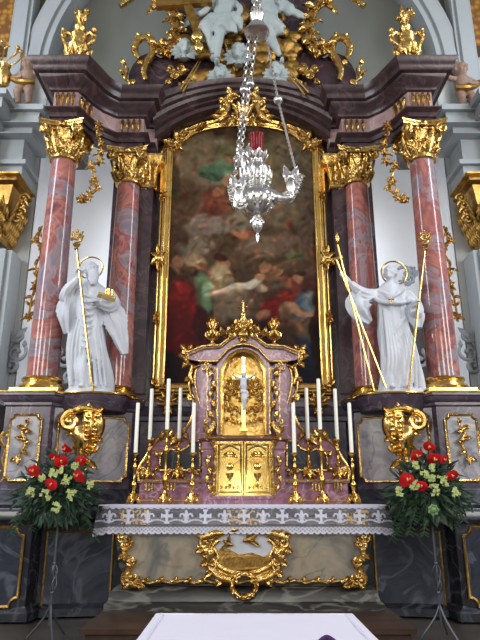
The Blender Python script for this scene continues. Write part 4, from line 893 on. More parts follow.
# upper cornice and dome-shaped gable
up = [(189,360),(188,353),(203,347),(220,346),(228,340),(235,334),(243.4,332)]
lo = [(199,362),(217,362),(228,350),(236,346),(243.4,345)]
mb = MB(); A = mir([T2(x,y,6.74) for x, y in up]); B = mir([T2(x,y,6.74) for x, y in lo]); wallring(mb, A, B, 6.70, 7.2); part('gable', mb, 'pink', t)
mb = MB()
for P, Y_ in ((A, 6.69), (B, 6.69)): mb.tube([Vector((p[0], Y_, p[1])) for p in P], .013, 7)
mb.tube([Vector((p[0]*.97, 6.68, p[1]-.035)) for p in A[1:-1]], .01, 6)
part('gilt_cornice', mb, 'gold', t)
mb = MB(); zc = T(0,332).z
rocaille(mb, 0, zc-.0, .46, .17, 6.72, 22, 15, .05, .07); rocaille(mb, 0, zc+.08, .26, .14, 6.74, 14, 19, .045, .05)
for k in range(7): 
    x = -.24+.08*k; mb.leaf((x, 6.70, zc-.06), (x*1.12, 6.64, zc+.05+.06*(1-abs(k-3)/3)), .08, .03, 3)
mb.tube([(0,6.74,zc+.1),(0,6.74,zc+.24)], [.06,.02], 8); mb.ball((0,6.74,zc+.22), .035, seg=10)
mb.ball((0,6.66,zc-.05), .05, (1.3,.8,1), 10); part('crown', mb, 'gold', t)
mb = MB(); mb.tube([(0,6.74,zc+.22),(0,6.74,zc+.38)], .011, 6); mb.tube([(-.045,6.74,zc+.32),(.045,6.74,zc+.32)], .011, 6)
for p in ((0,.385),(-.05,.32),(.05,.32)): mb.ball((p[0],6.74,zc+p[1]), .017, seg=7)
part('cross', mb, 'gold', t)
# vases with plumes on the tabernacle
def vase(s, first=None):
    lab = f'small gilded vase with leafy plume on the {SIDE[s]} corner of the tabernacle top'
    b = T(212.5, 346, 6.84); x = -abs(b.x)
    if first: return props(copytree(first, (-x, 6.84, b.z+.0)), lab)
    v = thing('gilded_vase', lab, 'vase', (x, 6.84, b.z), 'gilded vases on the tabernacle')
    mb = MB(); mb.lathe([(.05,0),(.055,.02),(.02,.04),(.02,.06),(.05,.09),(.065,.13),(.05,.17),(.055,.185),(.03,.19)], (x,6.84,b.z), 18)
    for k in range(8): a = PI/4*k; mb.leaf((x+.03*math.cos(a),6.84+.03*math.sin(a),b.z+.08), (x+.085*math.cos(a),6.84+.085*math.sin(a),b.z+.17), .05, .02, 2, Vector((math.cos(a),math.sin(a),.2)))
    part('bowl', mb, 'gold', v)
    mb = MB()
    for k in range(7): a = .9*(k-3)/3; mb.leaf((x,6.84-.02*(k%2),b.z+.18), (x+.11*math.sin(a),6.82-.02*(k%2),b.z+.18+.2*math.cos(a)-.03*(k%2)), .05, .02, 3)
    part('plume', mb, 'gold', v); return v
v1 = vase(-1); vase(1, v1)
# crucifix
t = thing('crucifix', 'small crucifix with white figure in the golden niche of the tabernacle', 'crucifix', (0, 6.70, T(0,430,6.7).z))
mb = MB(); za, zb = T(0,431,6.7).z, T(0,357,6.7).z; mb.box(-.022,.022,6.70,6.73,za,zb); mb.box(-.13,.13,6.70,6.73,T(0,377,6.7).z-.015,T(0,377,6.7).z+.02); mb.box(-.045,.045,6.69,6.74,za,za+.03); part('cross', mb, 'goldp', t)
mb = MB(); zt_ = T(0,361,6.7).z; mb.box(-.022,.022,6.685,6.70,zt_-.05,zt_+.02); part('title_plaque', mb, 'candle', t)
mb = MB(); zs_ = T(0,379,6.68).z
mb.tube([(0,6.665,zs_-.005),(.0,6.655,zs_-.08),(.005,6.66,zs_-.14),(.0,6.65,zs_-.24),(.004,6.67,zs_-.34)], [.035,.04,.028,.026,.014], 10)
mb.tube([(.008,6.66,zs_-.15),(.02,6.63,zs_-.24),(.006,6.665,zs_-.35)], [.026,.02,.012], 8)
for s in (-1,1):
    mb.tube([(s*.02,6.665,zs_-.005),(s*.07,6.67,zs_+.015),(s*.122,6.685,zs_+.05)], [.018,.013,.009], 8); mb.ball((s*.128,6.685,zs_+.056), .012, seg=7)
mb.ball((.005,6.645,zs_+.045), .027, (.9,1,1.15), 12); mb.tube([(0,6.66,zs_),(0.003,6.65,zs_+.03)], .013, 8); mb.ball((.004,6.66,zs_+.05), .03, (1,.8,1), 10); mb.tube([(-.035,6.645,zs_-.15),(.035,6.645,zs_-.16)], [.02,.024], 8); mb.tube([(.035,6.645,zs_-.15),(.045,6.64,zs_-.22)], [.016,.008], 7)
part('corpus', mb, 'stucco', t, remesh=.005)
# ================================================================== CANDLESTICKS + CANDLES
def candlestick(x, y, z, h, label, tall=False):
    t = thing('candlestick', label, 'candlestick', (x, y, z), 'brass candlesticks on the altar')
    mb = MB(); mb.lathe([(.045,.075),(.05,.09),(.03,.105),(.022,.12)], (x,y,z), 16)
    for k in range(3):
        a = -PI/2+2*PI*k/3; d = Vector((math.cos(a), math.sin(a), 0)); c = Vector((x,y,z))
        mb.tube(catmull([c+d*.03+Vector((0,0,.1)), c+d*.055+Vector((0,0,.06)), c+d*.075+Vector((0,0,.02))],5), [.028,.026,.018], 8); mb.ball(c+d*.082+Vector((0,0,.016)), .018, (1.2,1.2,.9), 8)
        a2 = a+PI/3; d2 = Vector((math.cos(a2), math.sin(a2), 0)); mb.leaf(c+d2*.02+Vector((0,0,.1)), c+d2*.06+Vector((0,0,.03)), .07, .015, 2, d2)
    part('foot', mb, 'brass', t)
    k = h-.12
    prof = [(.022,.12),(.012,.12+.05*k),(.02,.12+.08*k),(.03,.12+.16*k),(.034,.12+.2*k),(.02,.12+.27*k),(.011,.12+.3*k),(.018,.12+.34*k),(.011,.12+.37*k),(.014,.12+.5*k),(.02,.12+.6*k),(.024,.12+.66*k),(.014,.12+.72*k),(.010,.12+.76*k),(.018,.12+.8*k),(.010,.12+.84*k),(.012,.12+.92*k),(.02,.12+.95*k)]
    mb = MB(); mb.lathe(prof, (x,y,z), 18); part('stem', mb, 'brass', t)
    if tall:
        mb = MB(); zz = z+h-.25; mb.lathe([(.012,0),(.042,.012),(.045,.022),(.02,.03)], (x,y,zz), 18); part('collar', mb, 'brass', t)
    mb = MB(); mb.lathe([(.02,-.03),(.03,-.02),(.044,-.008),(.047,0),(.04,.004),(.026,.002),(.026,-.0)], (x,y,z+h), 20); part('drip_pan', mb, 'brass', t)
    return t
def candle(x, y, z, h, label):
    mb = MB(); mb.lathe([(.0215,0),(.0215,.02),(.021,h-.01),(.018,h-.002),(.01,h)], (x,y,z), 18)
    t = thing('altar_candle', label, 'candle', (x,y,z), 'tall white altar candles'); part('wax', mb, 'candle', t)
    mb = MB(); mb.tube([(x,y,z+h-.004),(x+.002,y,z+h+.012)], .0025, 5); part('wick', mb, 'wick', t)
ordn = {-1: ['outermost','second from the outside','middle','second from the tabernacle','innermost'], 1: ['outermost','second from the outside','middle','second from the tabernacle','innermost']}
spec = [(134,6.58,1.702,453,403,'f'),(149,6.84,1.965,440,389,'b'),(165,6.58,1.702,430,379,'t'),(178.5,6.84,1.965,439,388,'b'),(192,6.58,1.702,453,403,'f')]
look = {'f':'short front brass candlestick', 'b':'brass candlestick on pink step', 't':'tallest brass candlestick with extra collar'}
for s in (-1, 1):
    for k, (px_, Y, z, yb, yt, kd) in enumerate(spec):
        x = -abs((px_-243.3)/F*(Y*math.cos(TH)+(z+.3-1.75)*math.sin(TH))) * (-s); x = -x if s < 0 and x > 0 else x
        x = s*abs(x); zb = Zat(yb, Y); zt = Zat(yt, Y); h = zb-z
        candlestick(x, Y, z, h, f'{look[kd]}, {ordn[s][k]} of five {SIDE[s]} of the tabernacle' if kd != 't' else f'{look[kd]}, middle of five on the {SIDE[s]} side', kd == 't')
        candle(x, Y, zb+.003, zt-zb, {'f': f'white candle on {ordn[s][k]} short candlestick, {SIDE[s]} side of altar', 'b': f'white candle behind, {ordn[s][k]}, standing over the pink step {SIDE[s]}', 't': f'highest white candle on the {SIDE[s]} side of the altar, middle of five'}[kd])
# ================================================================== STATUES
def tf(mb_): return mb_
# left: bearded abbot with crozier and book
S = Vector((-1.88, 7.16, 2.973)); HS = (Zat(262,7.16)-2.973)
t = thing('statue', 'white bearded saint statue holding a crozier and a golden book, left of the painting', 'statue', tuple(S)); k_ = HS/1.74
mb = MB()
mb.lathe([(.30,0),(.30,.035),(.27,.06),(.2,.07)], (0,0,0), 28, sy=.75)
fold_loft(mb, [(.05,.0,0,.235,.17,.7),(.2,.0,0,.225,.165,.9),(.5,.0,.0,.215,.16,.9),(.8,-.01,0,.20,.15,.7),(1.0,-.02,0,.185,.14,.5),(1.2,-.02,.0,.19,.135,.4),(1.35,-.02,.0,.20,.12,.3),(1.44,-.02,.02,.13,.09,.2),(1.50,-.02,.02,.07,.065,0)], amp=.10, k=6, seed=2)
# mantle over the shoulders and diagonal folds
for j in range(9):
    q = j/8; mb.tube(catmull([(-.19+.05*q,-.06,1.38-.05*j),(-.02,-.15-.01*j*.5,1.22-.085*j),(.17,-.06,1.22-.04*j)],6), .022-.001*j, 6)
for j in range(8):
    a = -.19+.055*j; mb.tube(catmull([(a*.6+.0,-.14,.92-.02*j),(a*.9,-.165,.55),(a*1.05,-.16+.02*abs(j-4),.1)],5), .02, 6)
# outer cloak falls
sleeve(mb, [(-.16,.0,1.34),(-.24,-.05,1.18),(-.27,-.05,.98),(-.25,-.02,.76)], [(.09,.09),(.10,.08),(.10,.07),(.05,.04)], 4, 5, .3)      # hanging sleeve (viewer left)
sleeve(mb, [(-.18,.02,1.36),(-.29,-.04,1.22),(-.26,-.12,1.30),(-.14,-.18,1.42)], [(.09,.09),(.09,.09),(.07,.07),(.045,.045)], 5, 6, .1)
sleeve(mb, [(.18,.02,1.34),(.28,-.02,1.18),(.24,-.14,1.10),(.14,-.2,1.12)], [(.09,.09),(.1,.1),(.085,.085),(.05,.05)], 6, 6, .1)
sleeve(mb, [(.22,-.04,1.2),(.31,-.04,1.0),(.37,-.02,.78),(.44,.0,.52)], [(.1,.08),(.12,.07),(.10,.05),(.04,.03)], 7, 5, .32)
hand(mb, (-.14,-.19,1.42), (.25,-.15,.8), 1.05, True); hand(mb, (.17,-.2,1.1), (-.7,-.5,.05), 1.05, False, Vector((0,0,-1)))
head(mb, (.0,-.04,1.615), 0.92, .3, -.12, .13, .35, .0)
for sx in (-.07, .08): mb.ball((sx,-.17,.075), .05, (.9,1.7,.6), 10)
mb.xf(Matrix.Rotation(.12, 4, 'Z')); mb.v = [Vector((v.x-.065*v.z-.02*math.sin(v.z*2.4), v.y, v.z)) for v in mb.v]; mb.xf(Matrix.Translation(S) @ Matrix.Scale(k_, 4)); part('body', mb, 'stucco', t, remesh=.0095, smooths=1)
hc = at(91,268,7.2); mb = MB(); ring(mb, hc, .155, .010); part('halo', mb, 'goldp', t)
def crozier(a, b, label, top=True, nm='crozier'):
    t = thing(nm, label, 'staff', tuple(b)); mb = MB(); mb.tube([b, a], .014, 8); d = (a-b).normalized(); part('shaft', mb, 'goldp', t)
    mb = MB(); mb.lathe([(.014,-.06),(.03,-.04),(.018,-.02),(.04,.0),(.05,.03),(.03,.05)], a, 12)
    mb.scroll((a.x, a.z+.12), .07, a.y, -PI/2, 1.3, .018, 1, [(a.x-.01, a.z+.02)]); 
    for q in ((-.07,.1),(.07,.12),(0,.2),(-.05,.17),(.06,.17)): mb.leaf(a+Vector((q[0]*.7,0,q[1]*.8)), a+Vector((q[0]*1.3,-.02,q[1]*1.15)), .05, .02, 2)
    part('crook', mb, 'gold', t); return t
crozier(at(76.5,246,6.93), at(93,392,6.90), 'golden crozier in the raised hand of the left statue')
# book with three golden balls
b = at(107,296,6.86); t = thing('golden_book', 'golden book topped by small golden cylinders on the left statue\'s hand', 'book', tuple(b))
mb = MB(); mb.box(-.11,.11,-.07,.07,-.03,.0); mb.xf(Matrix.Translation(b) @ Matrix.Rotation(.35,4,'Z') @ Matrix.Rotation(.2,4,'Y')); part('cover', mb, 'goldp', t, smooth=False)
for dx in (-.035, .0, .035):
    mb = MB(); mb.lathe([(.018,0),(.022,.02),(.018,.06),(.022,.09),(.008,.11)], b+Vector((dx+.02,-.02+abs(dx),0)), 12); part('small_cylinder', mb, 'goldp', t)
# right: abbot with outstretched arm
S = Vector((1.91, 7.16, 2.973)); t = thing('statue', 'white beardless saint statue with outstretched arm and small golden breast cross, right of the painting', 'statue', tuple(S)); k_ = (Zat(265,7.16)-2.973)/1.74
mb = MB(); mb.lathe([(.30,0),(.30,.035),(.27,.06),(.2,.07)], (0,0,0), 28, sy=.75)
fold_loft(mb, [(.05,.02,0,.25,.17,.8),(.2,.02,0,.235,.165,.9),(.5,.02,0,.215,.16,.8),(.8,.0,0,.195,.15,.6),(1.0,.0,0,.18,.135,.5),(1.2,.0,.0,.185,.13,.35),(1.34,.0,.0,.20,.12,.2),(1.43,.0,.0,.15,.10,.1),(1.50,.0,.02,.07,.065,0)], amp=.085, k=6, seed=9)
# scapular, shoulder cape and folds
mb.tube(catmull([(-.23,0,1.30),(-.16,-.13,1.19),(0,-.175,1.15),(.16,-.13,1.18),(.23,0,1.28)],6), .03, 8)
for j in range(5): mb.tube(catmull([(-.18+.02*j,-.05,1.38-.01*j),(-.06,-.13,1.28-.01*j),(.04,-.14,1.27),(.17-.02*j,-.06,1.38)],5), .02, 6)
for j in range(9):
    a = -.18+.046*j; mb.tube(catmull([(a*.5-.04,-.125,1.1-.02*j),(a*.8+.02,-.15,.75),(a*1.0+.05,-.165,.4),(a*1.15+.02,-.155+.012*abs(j-4),.08)],5), .021, 6)
for j in range(4): mb.tube(catmull([(.16,-.06,1.0-.1*j),(.05,-.16,.86-.13*j),(-.12,-.13,.62-.13*j)],5), .02, 6)
sleeve(mb, [(-.17,.02,1.33),(-.32,-.04,1.31),(-.44,-.08,1.38),(-.52,-.10,1.47)], [(.09,.09),(.085,.085),(.065,.065),(.04,.04)], 5, 6, .1)
sleeve(mb, [(-.30,.0,1.32),(-.42,-.04,1.24),(-.42,-.05,1.08),(-.30,-.02,.94)], [(.1,.09),(.14,.09),(.12,.07),(.05,.04)], 8, 5, .28)
sleeve(mb, [(.18,.02,1.33),(.28,.0,1.16),(.27,-.12,1.04),(.22,-.2,1.06)], [(.09,.09),(.1,.1),(.085,.085),(.05,.05)], 6, 6, .1)
sleeve(mb, [(.25,-.02,1.14),(.28,-.05,.98),(.29,-.05,.84)], [(.1,.09),(.1,.08),(.05,.05)], 9, 6, .16)
hand(mb, (-.525,-.105,1.47), (-.7,-.25,.7), 1.1, False, Vector((.3,-1,.2))); hand(mb, (.225,-.2,1.06), (.1,-.5,.5), 1.05, True, Vector((1,-.4,0)))
head(mb, (.0,-.03,1.61), 0.92, -.45, -.2, 0, .3, .0)
for sx in (-.1, .05): mb.ball((sx,-.18,.075), .05, (.9,1.6,.6), 10)
mb.xf(Matrix.Translation(S) @ Matrix.Scale(k_, 4) @ Matrix.Rotation(-.1, 4, 'Z')); part('body', mb, 'stucco', t, remesh=.0095, smooths=1)
hc = at(394,273,7.2); mb = MB(); ring(mb, hc, .165, .011); part('halo', mb, 'goldp', t)
mb = MB(); v = at(391,300,6.95); mb.tube([v+Vector((0,0,-.045)), v+Vector((0,0,.04))], .01, 6); mb.tube([v+Vector((-.035,0,.008)), v+Vector((.035,0,.008))], .01, 6); part('breast_cross', mb, 'goldp', t)
crozier(at(425,247,6.9), at(408,394,6.9), 'golden crozier held upright by the right statue')
# two long staffs in the outstretched hand
a, b = at(337.5,245,6.86), at(374,391,6.88); t = thing('processional_staff', 'long golden staff with spear-shaped finial, crossing another in the outstretched statue hand', 'staff', tuple(b))
mb = MB(); mb.tube([b, a], .012, 8); part('shaft', mb, 'goldp', t)
mb = MB(); mb.lathe([(.012,0),(.03,.02),(.016,.04),(.034,.08),(.006,.17)], a, 10); part('finial', mb, 'gold', t)
a, b = at(336,259,6.95), at(386,388,6.84); t = thing('cross_staff', 'long golden staff with knobbed crosspiece, its foot nearest the right statue', 'staff', tuple(b))
mb = MB(); mb.tube([b, a], .012, 8); part('shaft', mb, 'goldp', t)
mb = MB(); mb.tube([a+Vector((-.09,0,-.02)), a+Vector((.05,0,.02))], .022, 8); 
for q in (-.1, .06): mb.ball(a+Vector((q,0,q*.25)), .035, seg=9)
part('crosspiece', mb, 'gold', t)
# ================================================================== GILDED FESTOONS
def festoon(pts, Y, label, seed, s, thick=.012):
    R = random.Random(seed); P = catmull([at(x, y, Y) for x, y in pts], 6); mb = MB(); mb.tube(P, thick, 6)
    t = thing('gilded_festoon', label, 'festoon', (0,0,0)); 
    q = MB(); mb.sx(s)
    blooms = []
    for i in range(3, len(P)-1, 4):
        c = P[i]; n = R.choice((2,3,3))
        for k in range(n):
            a = R.uniform(0, 2*PI); e = c+Vector((math.cos(a), -.25, math.sin(a)))*R.uniform(.08,.13); q.leaf(c, e, .05, .02, 2)
        if R.random() < .6: blooms.append(c+Vector((R.uniform(-.04,.04), -.03, R.uniform(-.04,.04))))
    t.location = (s*P[-1].x if s < 0 else -(-P[-1].x), P[-1].y, P[-1].z)
    t.location = (P[-1].x*s, P[-1].y, P[-1].z); part('stem', mb, 'gold', t); q.sx(s); part('leaf_sprays', q, 'gold', t)
    for c in blooms:
        b = MB()
        for k in range(5): a = 2*PI*k/5+.3; b.leaf(c, c+Vector((math.cos(a)*.07, -.02, math.sin(a)*.07)), .05, .02, 2)
        b.ball(c+Vector((0,-.025,0)), .022, seg=7); b.sx(s); part('blossom', b, 'gold', t)
for s, k in ((1,'left'), (-1,'right')):
    festoon([(100,124),(97,134),(101,146),(99,160),(92,170),(97,184),(90,196),(84,200),(80,203)], 7.3, f'gilded flower festoon hanging between the two upper {k} column capitals', 3, s)
    festoon([(42,226),(38,240),(41,252),(36,266),(38,280),(33,294),(30,308),(28,322)], 7.55, f'gilded flower festoon dangling along the outer side of the outermost {k} column', 6, s, .015)
# ================================================================== URNS
def urn(s):
    b = at(79.5 if s < 0 else 409, 55, 6.95); b.z = 7.66; b.x = s*2.37; lab = {-1:'gilded urn with scroll handles and flame top on the left cornice corner', 1:'gilded flower-topped vase on the right cornice corner'}[s]
    t = thing('gilded_urn', lab, 'urn', tuple(b)); x, y, z = b; k = 1.0
    prof = [(.11,0),(.12,.03),(.07,.06),(.06,.1),(.13,.16),(.17,.24),(.165,.3),(.11,.34),(.12,.42),(.13,.5),(.09,.56),(.05,.58),(.08,.62),(.085,.66),(.04,.68)]
    mb = MB(); mb.lathe([(r*k, q*k) for r, q in prof], b, 24)
    for q in range(8): a = PI/4*q; d = Vector((math.cos(a), math.sin(a), 0)); mb.leaf(b+d*.07+Vector((0,0,.1)), b+d*.2+Vector((0,0,.3)), .12, .03, 3, d)
    part('bowl', mb, 'gold', t)
    for g in (-1, 1):
        mb = MB(); mb.tube(catmull([b+Vector(v) for v in ((g*.1,0,.52),(g*.16,-.02,.56),(g*.22,-.02,.5),(g*.2,-.02,.4),(g*.14,0,.36))],5), [.03,.035,.03], 8)
        mb.leaf(b+Vector((g*.2,-.02,.56)), b+Vector((g*.26,-.05,.6)), .09, .03, 3); mb.ball(b+Vector((g*.22,-.03,.5)), .045, seg=8); part('handle', mb, 'gold', t)
    mb = MB(); R = random.Random(3+s)
    for q in range(12):
        a = R.uniform(0,2*PI); e = Vector((math.cos(a)*R.uniform(.04,.12), math.sin(a)*.06-.03, .72+R.uniform(.08,.28))); mb.leaf(b+Vector((0,0,.7)), b+e*1.05, .09, .03, 3)
    for q in range(7): mb.ball(b+Vector((R.uniform(-.1,.1), R.uniform(-.08,.02), R.uniform(.76,.98))), .045, seg=8)
    part('flower_top', mb, 'gold', t)
urn(-1); urn(1)
# ================================================================== ANGELS AND CHERUBS OF THE PEDIMENT
Ya = 7.62
def cherub(x, y, label, sc_=1.0, yaw=0):
    c = at(x, y, Ya); t = thing('cherub_head', label, 'cherub', tuple(c), 'winged cherub heads on the pediment')
    mb = MB(); head(mb, (0,0,0), 1.15*sc_, yaw, .1, 0, .5); mb.v = [v for v in mb.v]; mb.xf(Matrix.Translation(c)); part('face', mb, 'stucco2', t, remesh=.012)
    for g in (-1, 1):
        mb = MB()
        for k in range(4): a = -.8+.5*k; mb.leaf(c+Vector((g*.03,.02,-.10)), c+Vector((g*(.03+.19*math.cos(a)*sc_), .0-.02*k, -.12+.14*math.sin(a)*sc_)), .13*sc_, .03, 1)
        part('wing', mb, 'stucco2', t)
cherub(185, 47, 'white cherub head far left, below the arm of the golden cross', 1.0, .3)
cherub(238, 52, 'white cherub head beside the lamp chains, right of the seated angel\'s feet', 1.1, -.2)
cherub(220, 72, 'white cherub head directly under the seated angel\'s feet', .95, .1)
cherub(276, 70, 'white cherub head right of the lamp chains, near the slanting rays', 1.0, -.3)
# seated angel
t = thing('angel_statue', 'white seated angel with bare legs in gilded clouds, holding a large cross', 'statue', tuple(at(218,60,Ya)))
mb = MB(); A_ = lambda x, y, d=0: at(x, y, Ya-d)
mb.tube([A_(222,-14), A_(224,-4), A_(224,8,.02), A_(222,18,.02), A_(220,26,.02)], [.07,.17,.17,.15,.18], 14)
for j in range(7): mb.tube(catmull([A_(212+2*j,18,.12), A_(216+3*j,24,.2), A_(206+5*j,30+abs(j-3),.2)],4), .03, 7)
mb.tube([A_(214,22,.05), A_(206,27,.16), A_(203,30,.2)], [.15,.12,.09], 12); mb.tube([A_(206,28,.2), A_(210,40,.16), A_(213,54,.12)], [.08,.065,.04], 10); mb.ball(A_(213,58,.16), .05, (.9,1.7,.7), 10)
mb.tube([A_(226,22,.05), A_(221,30,.2)], [.16,.1], 12); mb.tube([A_(220,31,.22), A_(218,44,.2), A_(217,58,.14)], [.085,.07,.042], 10); mb.ball(A_(217,62,.2), .05, (.9,1.8,.7), 10)
mb.tube([A_(232,20,.04), A_(238,22,.1), A_(240,30,.1)], [.14,.1,.04], 10)
mb.tube(catmull([A_(214,2), A_(206,10,.1), A_(200,14,.12), A_(196,14,.1)],5), [.06,.05,.035], 9); hand(mb, A_(197,14,.1), (-1,0,.1), 1.1, True)
mb.tube(catmull([A_(232,2), A_(240,8,.1), A_(238,16,.14)],5), [.06,.05,.035], 9); hand(mb, A_(238,15,.14), (-.3,0,-1), 1.1, False)
hd = A_(222,-24); head(mb, hd, 1.25, .2, .1, 0, .6)
for j in range(5): mb.tube(catmull([A_(208+j*2,26,.15), A_(200+j*2,34,.1), A_(196+j*3,42,.0)],4), .035, 7)
part('body', mb, 'stucco2', t, remesh=.016, smooths=1)
mb = MB()
for k in range(6): mb.leaf(A_(212,4,-.1), A_(190-2*k,6+5*k,-.12), .13, .03, 3)
part('wing', mb, 'stucco2', t)
# second angel partly behind the lamp
t = thing('angel_statue', 'white flying angel with trailing legs behind the hanging lamp canopy', 'statue', tuple(at(272,40,Ya)))
mb = MB(); mb.tube([A_(258,-14), A_(262,-2), A_(266,10,.03), A_(268,20,.04)], [.1,.17,.16,.17], 14)
mb.tube([A_(266,20,.08), A_(276,26,.16), A_(283,30,.16)], [.15,.11,.07], 12); mb.tube([A_(264,22,.06), A_(270,36,.14), A_(276,48,.12), A_(280,56,.1)], [.13,.085,.06,.035], 10); mb.ball(A_(282,60,.12), .045, (.8,1.2,1.2), 9)
mb.tube([A_(283,30,.16), A_(274,34,.12)], [.07,.04], 9)
mb.tube(catmull([A_(268,2), A_(278,10,.06), A_(282,6,.1)],5), [.06,.05,.035], 9); hand(mb, A_(281,7,.1), (.2,0,1), 1.1, False)
mb.tube(catmull([A_(278,0), A_(286,8), A_(298,14,-.02), A_(304,18)],5), [.1,.12,.07,.03], 9, .6)
for j in range(6): mb.tube(catmull([A_(260+2*j,10,.12), A_(268+2*j,20,.2), A_(270+3*j,28,.18)],4), .03, 7)
head(mb, A_(256,-24), 1.2, -.3, .1, 0, .6); part('body', mb, 'stucco2', t, remesh=.016, smooths=1)
# cross held by the angel
t = thing('large_cross', 'large matt golden cross leaning in the seated angel\'s arm', 'cross', tuple(at(197,28,7.45)))
def bar(mb, a, b, w): d = (b-a).normalized(); sdv = d.cross(Vector((0,1,0))).normalized()*w/2; dy = Vector((0,w/2*.7,0)); vs = [p+u*sdv+v*dy for p in (a,b) for u in (-1,1) for v in (-1,1)]; mb.add(vs, [(0,1,3,2),(4,6,7,5),(0,4,5,1),(2,3,7,6),(0,2,6,4),(1,5,7,3)])
mb = MB(); bar(mb, at(199,34,7.46), at(176,-22,7.46), .13); part('upright', mb, 'goldm', t, smooth=False)
mb = MB(); bar(mb, at(156,5,7.45), at(212,1,7.45), .14); part('crossbeam', mb, 'goldm', t, smooth=False)
mb = MB(); c = at(197,37,7.42); mb.ball(c, .09, (1.1,.8,1.1), 14); mb.tube([c, c+Vector((.02,0,-.12))], [.06,.03], 9); mb.ball(c+Vector((.03,-.0,-.2)), .08, (1,.8,1.2), 10); single('gilded_orb', mb, 'goldp', 'gilded orb below the foot of the large cross', 'orb')
for s, pts_ in ((-1, [((199,60),(180,90)),((201,61),(182.5,92))]), (1, [((283,63),(309,93)),((281,65),(305,95))])):
    t = thing('light_rays', f'pair of slanting thin golden rays on the {SIDE[s]} of the pediment', 'golden rays', tuple(at(*pts_[0][1], 7.6)))
    for (a, b) in pts_: mb = MB(); mb.tube([at(*a,7.62), at(*b,7.5)], [.008,.016], 6); part('ray', mb, 'goldp', t)
# ================================================================== PUTTI AND VASE ON THE SIDE CORNICES
def putto(P, s, label):
    t = thing('putto', label, 'statue', tuple(P)); mb = MB(); k = 1.0
    V = lambda x, y, z: P+Vector((x*s, y, z))*k
    mb.tube([V(0,0,.30), V(0,0,.42), V(.0,0,.56), V(0,0,.64)], [.12,.13,.12,.07], 14)
    for g in (-1, 1): mb.tube([V(g*.06,-.0,.32), V(g*.09,-.1,.16), V(g*.08,-.02,-.02)], [.09,.07,.045], 10); mb.ball(V(g*.08,-.05,-.04), .05, (.8,1.5,.6), 8)
    mb.tube(catmull([V(-.1,0,.58), V(-.22,-.06,.56), V(-.32,-.08,.62)],4), [.05,.045,.03], 8); hand(mb, V(-.31,-.08,.62), (-s*1.0,0,.3), .8)
    mb.tube(catmull([V(.1,0,.58), V(.2,-.05,.46), V(.12,-.14,.4)],4), [.05,.045,.03], 8); hand(mb, V(.13,-.13,.4), (-s*.8,-.3,0), .8)
    n = len(mb.v); head(mb, P+Vector((0,-.01,.76)), 1.1, .3*s, .1, 0, .6)
    part('body', mb, 'putto', t, remesh=.014, smooths=1)
    mb = MB(); mb.tube(catmull([V(-.14,-.08,.36), V(0,-.13,.32), V(.14,-.08,.38), V(.26,-.02,.5)],5), .05, 8); part('sash', mb, 'goldm', t)
ztop = Zat(183, Y0-.4)+1.1
putto(at(24, 104, 7.95), -1, 'tan stucco putto with golden sash on the left wall pilaster top')
putto(at(466, 110, 7.95), 1, 'tan stucco putto reaching inwards on the right wall pilaster top')
t = thing('branched_vase', 'gilded branched vase at the upper left picture edge beside the putto', 'vase', tuple(at(3, 90, 7.9)))
mb = MB(); c = at(2, 86, 7.9); mb.lathe([(.06,0),(.1,.05),(.13,.2),(.08,.34),(.1,.4),(.04,.42)], c, 14); part('bowl', mb, 'gold', t)
for pts_ in ([(4,62),(10,58),(16,54),(18,48)],[(2,60),(4,50),(2,42)],[(4,64),(14,64),(20,58),(21,52)],[(2,62),(-4,52)]):
    mb = MB(); P = catmull([at(x,y,7.9) for x,y in pts_],5); mb.tube(P, .014, 6); mb.ball(P[-1], .04, seg=8); mb.leaf(P[len(P)//2], P[len(P)//2]+Vector((.1,-.02,.06)), .05, .02, 2); part('branch', mb, 'gold', t)
# ================================================================== SANCTUARY LAMP
YL = 4.6; LL = lambda x, y, d=0: at(x, y, YL+d)
c0_ = LL(257, 190); cx = c0_.x
t = thing('sanctuary_lamp', 'silver hanging sanctuary lamp with red glass in front of the painting', 'lamp', (cx, YL, LL(257,240).z))
Z = lambda y: Zat(y, YL)
mb = MB(); mb.lathe([(.004,Z(243)),(.012,Z(240)),(.016,Z(236)),(.008,Z(233)),(.03,Z(230)),(.045,Z(226)),(.05,Z(221)),(.036,Z(217)),(.03,Z(215)),(.08,Z(213)),(.13,Z(208)),(.15,Z(202)),(.142,Z(196)),(.10,Z(192)),(.085,Z(188)),(.11,Z(182)),(.125,Z(176)),(.115,Z(170)),(.075,Z(165)),(.06,Z(162)),(.075,Z(157)),(.07,Z(154))], (cx,YL,0), 32)
for row, (y, r, n, w) in enumerate([(202,.15,14,.04),(182,.11,12,.04),(222,.05,8,.03)]):
    for k in range(n): a = 2*PI*k/n; mb.ball((cx+r*math.cos(a), YL+r*math.sin(a), Z(y)), w*.5, (1,1,1.3), 7)
for k in range(10): a = 2*PI*k/10; d = Vector((math.cos(a),math.sin(a),0)); mb.leaf(Vector((cx,YL,Z(186)))+d*.07, Vector((cx,YL,Z(170)))+d*.13, .07, .02, 3, d); mb.leaf(Vector((cx,YL,Z(212)))+d*.06, Vector((cx,YL,Z(203)))+d*.14, .07, .02, 3, d)
part('body', mb, 'silver', t)
mb = MB()
for k in range(8): a = 2*PI*k/8+.2; d = Vector((math.cos(a),math.sin(a),0)); mb.leaf(Vector((cx,YL,Z(162)))+d*.055, Vector((cx,YL,Z(152)))+d*.085, .055, .012, 2, d, .2)
part('glass_holder', mb, 'silver', t)
mb = MB(); mb.lathe([(.058,Z(158)),(.062,Z(155)),(.062,Z(138)),(.07,Z(137)),(.07,Z(135.5)),(.06,Z(135.5)),(.055,Z(139)),(.055,Z(155))], (cx,YL,0), 28); part('red_glass', mb, 'ruby', t)
arms = [((236,204),(234,186),-.10),((243,168),(240,158),.14),((291,196),(297,176),-.04)]
